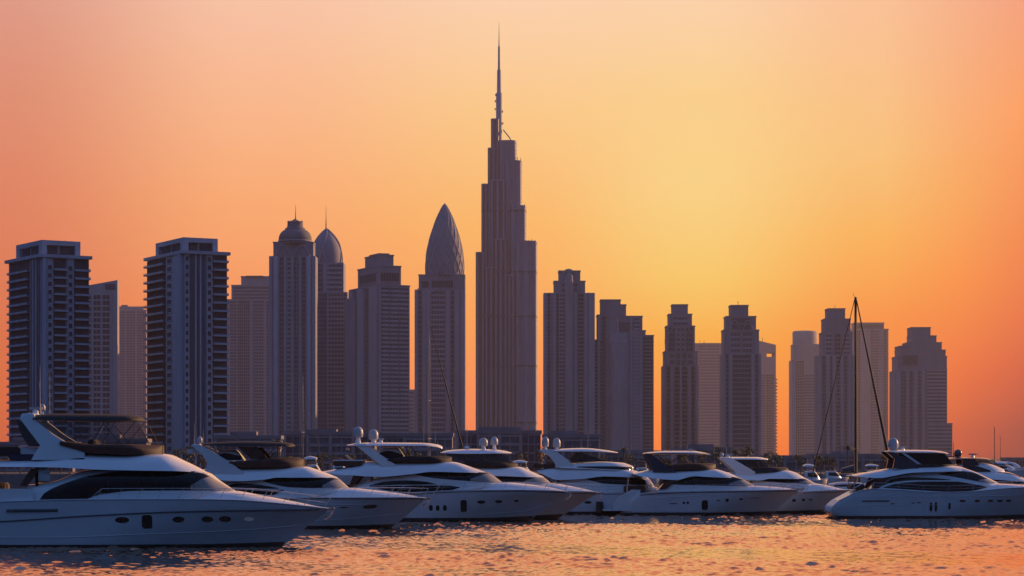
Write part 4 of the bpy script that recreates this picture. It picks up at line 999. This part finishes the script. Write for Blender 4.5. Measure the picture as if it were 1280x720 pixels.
y.poles([(577,567,584,578),(604,567,606,577),(622,567,638,579)], 1.72, .03, 'rubber', 'hardtop_pole', ht['o'])
y.radome(604, 547, 557.3, 11, -.7, 561); y.radome(617.5, 545.5, 556, 9.5, .7, 561); y.whip(583, 533, 561, 0, .02); y.boxp('horn', 580, 586, 560.5, 557, -.3, .3, 'gel')
y.rail(625, 748, 7, .62, .3); y.anchor(753, 616.5)

# ---------------- 5
y = Yacht('motor_yacht', 'white motor yacht, bow hidden behind the navy-arched yacht, dark stripe along flybridge', 'yacht', 750, 643.5, 5.0, YG)
y.hull([(664,620),(700,618),(750,616.2),(800,615),(848,615)], [(643.5,822),(630,836),(615.5,849)], [(643,672),(630,668),(620,664)], [(664,639.5),(780,639.5),(826,638)])
y.rub([(668,622),(750,618),(840,617)], .026); y.rub([(690,636),(740,632),(800,630)], .018, 'gel2', 'spray_rail'); y.port(735,628,9,3.5)
y.body('foredeck', [(780,604),(812,607),(840,614)], [(780,617),(840,616)], 1.9, 'gel', e=.55, nose=790, tum=.8)
sl = y.body('saloon', [(685,606),(700,601),(730,596),(755,593.5),(797,595.5),(812,598),(820,607.5)], [(685,620),(760,618),(820,612)], 1.95, 'gel', nose=795, tum=.93, e=.3)
y.window(sl, [(730,597.6),(755,595),(797.5,597),(808,600)], [(730,598.4),(758,604.6),(791,606),(808,606.2)], mull=(768,786))
ud = y.body('upper_deck', [(672,587.5),(695,582.8),(720,582),(760,583.8),(794,588),(812,596.5)], [(672,589.5),(698,600),(729,598.6),(755,595.6),(797,597),(812,598)], 2.25, 'gel', nose=775, e=.45, tum=.82)
fb = y.body('flybridge', [(700,580.5),(716,579),(752,577),(779,578.3),(793,582.6)], [(700,585),(740,586.5),(790,590),(793,590.5)], 2.05, 'gel', nose=765, e=.4, tum=.9)
y.window(fb, [(722,583),(760,582.8),(792,583.8)], [(722,584),(745,585.6),(790,587.6),(792,587.8)], name='side_window')
y.plate('radar_arch', [(674.5,562.8),(677,561.5),(693,562),(705,571),(717,581),(716,584.5),(694,584.5),(695,581),(688,571)], 1.95, .22, 'gel', lean=.15)
ht = y.body('hardtop', [(690,562.3),(700,560.9),(729,559.8),(760,562.6),(774,565.2)], [(690,564),(729,564.2),(760,565),(774,566)], 1.9, 'gel', e=.65, nose=740, nosep=3)
y.plate('windscreen', [(712,573),(722,565.5),(727,565.5),(760,576.5),(716,578)], 1.7, .03, 'clear'); y.poles([(728,564,729,577)], .9, .04, 'rubber', 'hardtop_pole', ht['o'])
y.boxp('arch_top', 676, 692, 565.5, 562.3, -1.75, 1.75, 'gel')
y.radome(682, 545.5, 558.5, 9, -.6, 562); y.radome(696.5, 547, 559, 10, .5, 561.5); y.whip(736, 537, 561, 0, .02); y.put(MB().tube([(y.x(736),0,y.z(538)),(y.x(733),0,y.z(537)),(y.x(729),0,y.z(538))], .02, 5), 'light_arm', 'dome')
y.boxp('sun_pad', 666, 694, 585, 580, -1.7, 1.7, 'brown'); y.cockpit(672, 700, 600, 618, 2.0); y.rail(716, 842, 7, .6, .3); y.put(MB().tube([(y.x(749.5),-2.72,y.z(627)),(y.x(749.5),-2.72,y.z(632)),(y.x(750),-2.72,y.z(641))], .32, 10, .36), 'fender', 'rubber')

# ---------------- 6
y = Yacht('motor_yacht', 'white motor yacht with navy flybridge arch and zigzag hardtop poles', 'yacht', 880, 644.5, 5.0, YG)
y.hull([(784,618),(801,616.6),(833,615),(880,613.8),(950,613),(1003,612)], [(644.5,968),(634,979),(622,992),(612.5,1003)], [(644,776),(636,781),(625,788),(618,797)], [(776,640.6),(900,640.6),(972,639.5)])
y.rub([(800,619),(833,616.6),(880,615.4),(1000,614)], .04); y.rub([(805,623.3),(850,621),(903,618.2)], .022, 'gel2', 'spray_rail'); y.rub([(800,639),(900,638),(960,636)], .016, 'gel2', 'spray_rail')
y.port(855,628.6,2.6,3.2,e=3); y.port(860,628.6,2.6,3.2,e=3); y.port(881.3,631.5,8,12.5,'hull_window',4); y.port(909,625.3,4.4,4,e=4); y.port(927,624,5.4,2.4); y.port(898,625.5,5,1.2,'hull_slot'); y.port(842,629.5,11,.9,'hull_slot'); y.port(945,622.6,18,.7,'hull_slot')
y.platform(754, 790, 637, 2.2)
y.plate('transom_wing', [(766,636),(768,630),(773,622),(780,617.5),(790,612),(801,612.5),(800,617.5),(792,622),(786,632),(783,637)], 2.1, .3, 'gel2')
y.body('foredeck', [(910,606.5),(947,607),(970,608.5),(998,611.5)], [(910,615.5),(998,613.4)], 1.85, 'gel', e=.55, nose=925, tum=.8)
sl = y.body('saloon', [(822,613),(833,603),(850,597),(875,593.5),(910,594.5),(926,597),(948,607.5)], [(822,617),(900,616),(948,610)], 1.95, 'gel', nose=888, tum=.93, e=.3)
y.window(sl, [(840,604.6),(855,598.2),(875,595.2),(910,595.5),(926,598),(947,607)], [(840,605.4),(854,606),(910,607.3),(947,607.8)], mull=(872,892))
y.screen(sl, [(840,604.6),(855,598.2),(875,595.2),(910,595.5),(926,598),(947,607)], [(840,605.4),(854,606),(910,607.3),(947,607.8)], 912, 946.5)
ud = y.body('upper_deck', [(792,591.3),(814,587.5),(846,587),(870,586.6),(895,586.2),(902,587.5),(915,591.5),(927.5,597)], [(792,593),(806,596.5),(846,600),(868,595.2),(880,596),(927.5,598)], 2.25, 'gel', nose=862, e=.48, tum=.82)
y.body('coaming', [(832,581.5),(861,579.4),(890,578.8),(897.5,580)], [(832,583.5),(846,587.5),(890,587),(897.5,585)], 1.95, 'brown', nose=865, e=.25, tum=1.04)
y.plate('radar_arch', [(805.5,566.7),(813,566.5),(822,573),(833,580.5),(846,587),(846,590),(817,590),(812,578)], 1.95, .25, 'navy', lean=.1)
ht = y.body('hardtop', [(804.5,566.2),(815,564.8),(833,563.4),(868,563.3),(880,565),(890,567.2)], [(804.5,567.5),(833,567.8),(868,567.9),(890,568.2)], 2.0, 'gel2', e=.7, nose=860, nosep=3)
y.window(ht, [(805,566.6),(833,566.1),(889,567)], [(805,567.4),(833,567.7),(889,568.1)], name='hardtop_edge', m='rubber')
y.poles([(822,568,835,581),(857,568,836,581),(860,568,865,579.5),(866,579,872,568.5),(888,568,878,579.5)], 1.7, .028, 'rubber', 'hardtop_pole', ht['o'])
y.cockpit(781, 840, 596, 617, 2.05); y.plate('side_wing', [(836,596),(847,599),(834,611),(824,612),(830,604)], 2.1, .12, 'brown')
y.whip(862, 548, 563, 0, .02); y.whip(853, 555, 563, .4, .014); y.boxp('horn', 864, 868, 563, 560.5, -.3, .3, 'dome'); y.whip(822, 561, 566, -.2, .02)
y.rail(845, 1000, 9, .58, .25); y.anchor(1007, 611)

# ---------------- 7
y = Yacht('motor_yacht', 'white motor yacht with a thin flat hardtop on a raked white arch', 'yacht', 980, 642.5, 4.8, YG)
y.hull([(884,619),(940,616.5),(1003,614.8),(1040,613),(1069,612.5)], [(642.5,1036),(634,1047),(623,1059),(613,1070)], [(642,890),(619,884)], [(884,638.6),(980,638.6),(1042,637.5)])
y.rub([(890,621),(960,617.5),(1064,615)], .024); y.port(993,625.6,4.4,3.6,e=4); y.port(1005,625,4.4,3.2); y.port(1014.5,624.6,6,1.6)
y.body('foredeck', [(990,604),(1023,604.6),(1040,607.5),(1054,611),(1064,612.8)], [(990,616),(1064,614.2)], 1.8, 'gel', e=.55, nose=1005, tum=.8)
sl = y.body('saloon', [(905,608),(940,601),(963,596.5),(1006,597),(1024,605)], [(905,618),(980,616.5),(1024,609)], 1.85, 'gel', nose=985, tum=.92, e=.34)
y.window(sl, [(950,600.7),(963,597.8),(990,597.5),(1006,598.6),(1022,604.8)], [(950,601.4),(970,602.6),(984,603.8),(1022,605.3)])
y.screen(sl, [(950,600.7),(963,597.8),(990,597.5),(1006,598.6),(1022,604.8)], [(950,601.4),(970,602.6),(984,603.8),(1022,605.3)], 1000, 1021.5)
ud = y.body('upper_deck', [(896,594),(920,590),(944,589.6),(984,587.6),(996,590),(1010,597.5)], [(896,597),(930,600),(950,600.7),(963,598.5),(1010,599)], 2.15, 'gel', nose=962, e=.48, tum=.82)
y.body('coaming', [(932,585.5),(957,583.7),(984,584),(989,585.5)], [(932,588),(944,590.2),(984,589),(989,588)], 1.85, 'black', nose=962, e=.25)
y.plate('radar_arch', [(901.5,572.8),(905,571.4),(915,572.4),(930,581),(945,590),(944,594),(922,594),(918,588),(911,581)], 1.85, .22, 'gel', lean=.1)
ht = y.body('hardtop', [(901,571.9),(915,571),(950,571.2),(963.5,573.2)], [(901,573.4),(915,574),(963.5,574.6)], 1.8, 'gel', e=.7, nose=940, nosep=3)
y.plate('windscreen', [(920,575),(955,574.5),(962,583.5),(932,585)], 1.6, .03, 'clear'); y.poles([(947,574,950,584),(956,574,963,584)], 1.6, .025, 'rubber', 'hardtop_pole', ht['o'])
y.whip(911, 557, 571, .2, .02); y.whip(916.5, 560, 571, -.4, .018); y.radome(905, 565.5, 570.3, 5, .3, 571.5); y.radar(913, 569, 6)
y.rail(950, 1066, 7, .55, .25); y.anchor(1071, 613)

# ---------------- 9 (behind 8)
y = Yacht('motor_yacht', 'white motor yacht at the far right, half hidden, with a dark hardtop and dark radome', 'yacht', 1260, 643, 5.0, YG)
y.hull([(1165,619),(1230,615),(1300,612),(1350,611)], [(643,1316),(630,1332),(612,1350)], [(643,1172),(619,1165)], [(1165,639),(1270,639),(1320,638)])
sl = y.body('saloon', [(1180,608),(1215,600),(1240,596),(1285,600),(1305,608)], [(1180,618),(1305,612)], 1.95, 'gel', nose=1265, tum=.93, e=.32)
y.window(sl, [(1225,602),(1245,599),(1285,601.5),(1303,607.5)], [(1225,603),(1245,606),(1303,608.3)])
ud = y.body('upper_deck', [(1185,594),(1225,589),(1262,590),(1280,595.5),(1298,603)], [(1185,598),(1240,599.4),(1298,604)], 2.25, 'gel', nose=1240, e=.48, tum=.82)
fb = y.body('flybridge', [(1200,581),(1218,575.5),(1232,577.5),(1250,582),(1262,587)], [(1200,593),(1250,593),(1262,592)], 1.9, 'gel', nose=1230, e=.45)
y.window(fb, [(1205,584),(1222,583),(1240,588)], [(1205,590),(1240,590)], name='side_window'); y.window(ud, [(1246,589.4),(1262,591),(1280,596)], [(1246,590.5),(1262,592.2),(1280,597.2)], name='deck_stripe', m='black')
y.plate('radar_arch', [(1204,573),(1220,573),(1226,581),(1206,586)], 1.8, .2, 'navy')
y.body('hardtop', [(1186,572.3),(1210,571.2),(1235,572),(1245,573.8)], [(1186,573.8),(1245,574.6)], 1.85, 'navy', e=.7, nose=1220, nosep=3)
y.plate('windscreen', [(1222,574.4),(1244,574.6),(1252,582),(1228,578)], 1.5, .03, 'clear')
o = y.radome(1203.5, 561.5, 570.5, 10, 0, 572); o.data.materials[0] = M['navy']; y.whip(1198.5, 552, 571, .3, .03, name='mast_pole', m='spar'); y.radar(1222, 568.5, 10); y.whip(1230, 564, 571, 0, .02); y.rail(1245, 1345, 6, .6, .3)

# ---------------- 8
y = Yacht('motor_yacht', 'sleek white motor yacht at right with sweeping curved dark windows and tinted screen', 'yacht', 1180, 648.7, 5.3, YG)
y.hull([(1046,628),(1063,617),(1091,611.2),(1123,612.6),(1176,615.5),(1220,614),(1257,610.5),(1300,609),(1350,610.5)], [(648.7,1310),(635,1330),(611,1352)], [(648.5,1049),(641,1040.5),(636,1040),(626,1049),(616,1063)], [(1040,644.8),(1180,645),(1316,643)])
y.rub([(1060,621.5),(1077,620.6),(1190,620.6),(1340,617)], .022, 'gel2', 'spray_rail'); y.rub([(1078,626.4),(1112,626)], .06, 'navy', 'side_vent'); y.rub([(1062,633),(1110,631.5),(1180,631)], .016, 'gel2', 'spray_rail')
y.port(1164.2,633.5,3.4,11.5,'hull_window',3); y.port(1170.4,633.7,3.4,12,'hull_window',3); y.port(1187.4,632.7,3,8.5,'hull_window',3)
for X_, w_ in ((1203.5,7.6),(1222,6.4),(1239,7),(1251.5,7),(1262.6,6.4)): y.port(X_,626.2,w_,2.8,e=3)
y.port(1116,629.8,6,1.2,'hull_slot'); y.port(1142,628.8,5,1.0,'hull_slot'); y.port(1149,628.4,5,1.2,'hull_slot')
y.platform(1038, 1056, 638.5, 2.0)
y.body('foredeck', [(1225,604),(1257,604.6),(1290,606.3),(1335,609.5)], [(1225,616),(1300,612),(1335,611.3)], 2.0, 'gel', e=.55, nose=1255, tum=.8)
sl = y.body('saloon', [(1092,611),(1100,602),(1115,596),(1141,590),(1175,584.5),(1200,583.5),(1216,587),(1240,597),(1258,605)], [(1092,616),(1180,618),(1235,614),(1258,609)], 2.1, 'gel', nose=1190, tum=.86, e=.36)
y.window(sl, [(1176,592.2),(1197,588.8),(1216,590),(1235,597),(1249,603.2)], [(1176,593),(1200,597),(1220,601),(1235,603.5),(1249,603.8)], mull=(1212,))
y.screen(sl, [(1176,592.2),(1197,588.8),(1216,590),(1235,597),(1249,603.2)], [(1176,593),(1200,597),(1220,601),(1235,603.5),(1249,603.8)], 1226, 1248.5)
y.window(sl, [(1105,606),(1117.5,599.2),(1141,596.5),(1165,597.3),(1190,599.4)], [(1105,606.6),(1122,602.3),(1147,600.2),(1190,600)], name='side_window')
y.window(sl, [(1106,609),(1120,605),(1132,603.2),(1161,602),(1195,602),(1220,605.5),(1236,608.6)], [(1106,609.8),(1123,611),(1150,612.8),(1176,614.4),(1192,615),(1216,613.6),(1236,609.2)], name='side_window', mull=(1150,1195))
ud = y.body('upper_deck', [(1067,593.8),(1095,589),(1120,585),(1151,582.2),(1185,581.6),(1202,582.4),(1218,587)], [(1067,595),(1100,597.6),(1117,595),(1141,591),(1185,589.5),(1218,588.5)], 2.3, 'gel', nose=1160, e=.5, tum=.8)
y.body('coaming', [(1130,579),(1152,577),(1185,577.3),(1199,580.5)], [(1130,584),(1152,583),(1199,583)], 1.95, 'black', nose=1155, e=.3)
y.plate('radar_arch', [(1109,564),(1118,564.4),(1130,570),(1151,581.8),(1150,585.5),(1117.5,585.5),(1120,574)], 1.95, .25, 'navy', lean=.1)
ht = y.body('hardtop', [(1108.5,563.6),(1132,562),(1160,562.2),(1178,563.2),(1192,566)], [(1108.5,564.8),(1132,565.4),(1178,565.8),(1192,567.2)], 1.95, 'gel', e=.7, nose=1160, nosep=3)
y.plate('windscreen', [(1132,566),(1183,566.2),(1194,580.5),(1152,580.5)], 1.8, .04, 'glass', lean=.1); y.plate('screen_frame', [(1128,566),(1133,566),(1154,580.5),(1149,580.5)], 1.86, .08, 'gel2')
y.radome(1122.6, 547, 561, 13, 0, 563.5); y.radar(1136, 559, 9, .5); y.put(MB().tube([(y.x(1112),-1.2,y.z(564)),(y.x(1112),-1.2,y.z(557)),(y.x(1116),-1.2,y.z(556))], .03, 6), 'mast_light', 'rubber'); y.whip(1191, 558, 566, -.5, .02, 0, 'whip_antenna', 'spar'); y.whip(1128, 552, 563, .9, .016)
y.cockpit(1066, 1104, 597, 612, 2.0); y.plate('side_wing', [(1096,597),(1113,597),(1104,606),(1098,611),(1090,611)], 2.1, .12, 'brown')
y.rail(1091, 1340, 9, .55, .15)
for i in range(7):
    y.put(MB().tube([(y.x(1068+i*3.4),-2.2,y.z(611-i*1.8)),(y.x(1074+i*3.4),-2.2,y.z(607-i*1.6)),(y.x(1083+i*2.2),-2.1,y.z(602-i*.6))], .03, 5), 'stair_rail', 'steel')

# ------------------------------------------------------------------ sailing yachts
SG = 'sailing yachts behind the motor yachts'
def sailer(label, X0, X1, wl, Xm, Ytop, Ydeck, stay=None, back=None, mw=.11, m='spar', boom=None, spreaders=(), beam=3.6, furl=.06):
    y = Yacht('sailing_yacht', label, 'sailing yacht', (X0+X1)/2, wl, beam, SG)
    y.hull([(X0,wl-18),((X0+X1)/2,wl-17),(X1,wl-20)], [(wl,X1-9),(wl-10,X1-5),(wl-19.5,X1-.5)], [(wl,X0+4),(wl-18,X0)], [(X0,wl-3),((X0+X1)/2,wl-3),(X1,wl-3.4)], 'gel2')
    w = X1-X0
    c = y.body('cabin', [(X0+w*.25,wl-24),(X0+w*.4,wl-26.5),(X0+w*.62,wl-25),(X0+w*.75,wl-20)], [(X0+w*.25,wl-17),(X0+w*.75,wl-17)], 1.1, 'gel2', e=.4, nose=X0+w*.55)
    y.window(c, [(X0+w*.3,wl-23),(X0+w*.42,wl-24),(X0+w*.6,wl-22.5)], [(X0+w*.3,wl-20.5),(X0+w*.6,wl-20.5)])
    y.put(MB().tube([(y.x(Xm), 0, y.z(wl-17)), (y.x(Xm), 0, y.z((Ytop+wl)/2)), (y.x(Xm), 0, y.z(Ytop))], mw*1.1, 8, mw*.75), 'mast', m)
    if stay: y.put(MB().tube([(y.x(Xm)+.1, 0, y.z(Ytop+3)), (y.x(stay[0]), 0, y.z(stay[1]))], furl*.5, 6, furl*1.5), 'furled_headsail', 'black')
    if back: y.put(MB().tube([(y.x(Xm)-.1, 0, y.z(Ytop+2)), (y.x(back[0]), 0, y.z(back[1]))], furl*.35, 6, furl*.6), 'backstay', 'rubber')
    for Ys, ww in spreaders: y.put(MB().tube([(y.x(Xm)-.3*ww, -ww, y.z(Ys)), (y.x(Xm), 0, y.z(Ys)-.05), (y.x(Xm)+.3*ww, ww, y.z(Ys))], .045, 5), 'spreader', m)
    for sg in (-1, 1):
        P = [(y.x(Xm), 0, y.z(Ytop+4))]+[(y.x(Xm)+sg*.3*ww, sg*ww, y.z(Ys)) for Ys, ww in spreaders]+[(y.x(Xm)-.3, sg*beam*.42, y.z(wl-18))]
        y.put(MB().tube(P, .014, 4), 'shroud', 'steel')
    if boom:
        y.put(MB().tube([(y.x(boom[0]), 0, y.z(boom[2])), (y.x(Xm)-.1, 0, y.z(boom[3]))], .1, 8), 'boom', m)
        y.put(MB().tube([(y.x(boom[0])+.1, 0, y.z(boom[2])+.28), (y.x((boom[0]+Xm)/2), 0, y.z((boom[2]+boom[3])/2)+.36), (y.x(Xm)-.15, 0, y.z(boom[3])+.5)], .30, 10, .42), 'sail_cover', 'navy')
    y.put(MB().tube([(y.x(Xm), 0, y.z(Ytop)), (y.x(Xm)-.25, 0, y.z(Ytop)+.15), (y.x(Xm)-.3, 0, y.z(Ytop)+.5)], .025, 5), 'wind_vane', 'steel')
    return y
sailer('sailing yacht with the tallest dark mast, furled headsail and navy sail cover, at right', 1008, 1128, 629, 1072.3, 370, 596, (1118,592), (1017,598), .20, 'spar', (1054,0,591,590), ((465,.9),(561,1.2)), 3.8, .14)
sailer('sailing yacht with thin pale mast and dark slanting stay before the leaf-shaped tower', 500, 590, 622, 536.5, 404, 596, (578,560), None, .05, 'spar2', None, ((500,.5),(548,.7)), 3.4, .085)
sailer('sailing yacht with a slim pale mast behind the bimini of the second yacht', 356, 418, 618, 377.5, 470, 596, (404,588), None, .05, 'spar2', None, ((540,.6),), 3.2, .035)
sailer('sailing yacht with a thin mast against the sky at the far right', 1215, 1290, 606, 1245, 534, 590, None, None, .11, 'spar', None, ((560,.9),), 3.4, .05)
sailer('sailing yacht with the shorter thinner mast at the right edge', 1222, 1296, 603, 1252, 546, 590, None, None, .07, 'spar', None, ((566,.8),), 3.2, .05)

# ------------------------------------------------------------------ small motor boats farther back
BG = 'small boats moored far behind'
def smallboat(label, X0, X1, wl, top, col='gel2', brown=False):
    y = Yacht('motor_boat', label, 'motor boat', (X0+X1)/2, wl, 3.2, BG); w = X1-X0; hgt = wl-top
    y.hull([(X0,wl-hgt*.36),((X0+X1)/2,wl-hgt*.36),(X1,wl-hgt*.42)], [(wl,X1-w*.12),(wl-hgt*.2,X1-w*.05),(wl-hgt*.41,X1)], [(wl,X0+.8),(wl-hgt*.36,X0)], [(X0,wl-1.2),(X1,wl-1.2)], col)
    c = y.body('cabin', [(X0+w*.2,wl-hgt*.72),(X0+w*.5,wl-hgt*.74),(X0+w*.75,wl-hgt*.42)], [(X0+w*.2,wl-hgt*.34),(X0+w*.75,wl-hgt*.34)], 1.3, col, e=.4, nose=X0+w*.5)
    y.window(c, [(X0+w*.28,wl-hgt*.66),(X0+w*.52,wl-hgt*.66),(X0+w*.68,wl-hgt*.5)], [(X0+w*.28,wl-hgt*.5),(X0+w*.68,wl-hgt*.47)])
    y.body('canopy', [(X0+w*.12,wl-hgt*.95),(X0+w*.3,wl-hgt),(X0+w*.55,wl-hgt*.95)], [(X0+w*.12,wl-hgt*.9),(X0+w*.55,wl-hgt*.9)], 1.2, 'brown' if brown else 'gel', e=.6)
    y.poles([(X0+w*.15,wl-hgt*.92,X0+w*.15,wl-hgt*.36),(X0+w*.5,wl-hgt*.92,X0+w*.56,wl-hgt*.6)], 1.1, .03, 'steel', 'canopy_pole')
    y.whip(X0+w*.3, wl-hgt*1.5, wl-hgt, .2, .02)
smallboat('small white motor boat glimpsed between the second yacht and the twin-radome yacht', 376, 412, 610, 570)
smallboat('small brown-topped motor boat just left of the twin-radome yacht', 408, 446, 607, 572, 'gel2', True)
smallboat('small white motor boat behind the thick-hardtop yacht', 636, 678, 609, 575)
smallboat('small brown-topped boat between the curved-window yacht and the navy-arched yacht', 788, 826, 608, 576, 'gel2', True)
smallboat('small white motor boat left of the tall mast, nearest the white-arched yacht', 1000, 1036, 612, 580)
smallboat('small brown-topped motor boat beside the tall mast', 1026, 1062, 607, 582, 'gel2', True)
smallboat('small white motor boat right of the tall mast, behind the sleek yacht', 1078, 1116, 608, 580)
smallboat('small white motor boat at the far right beside the thin masts', 1236, 1280, 606, 577)

# ------------------------------------------------------------------ evening haze
hz = MB().box(-3300, 3300, -90, 7100, -2.0, 800).build('haze', None) if False else None
me = MB().box(-3300, 3300, -90, 7100, -2.0, 800).mesh('haze')
hm = bpy.data.materials.new('evening_haze'); hm.use_nodes = True; t = hm.node_tree; t.nodes.clear()
ho = t.nodes.new('ShaderNodeOutputMaterial'); pv = t.nodes.new('ShaderNodeVolumePrincipled')
pv.inputs['Color'].default_value = (.73,.72,.88,1); pv.inputs['Density'].default_value = .000045; pv.inputs['Anisotropy'].default_value = .7
t.links.new(pv.outputs[0], ho.inputs['Volume'])
me.materials.append(hm); hz = obj('haze', me); hz['kind'] = 'stuff'; tag(hz, 'thin warm evening haze over harbour and city', 'haze')
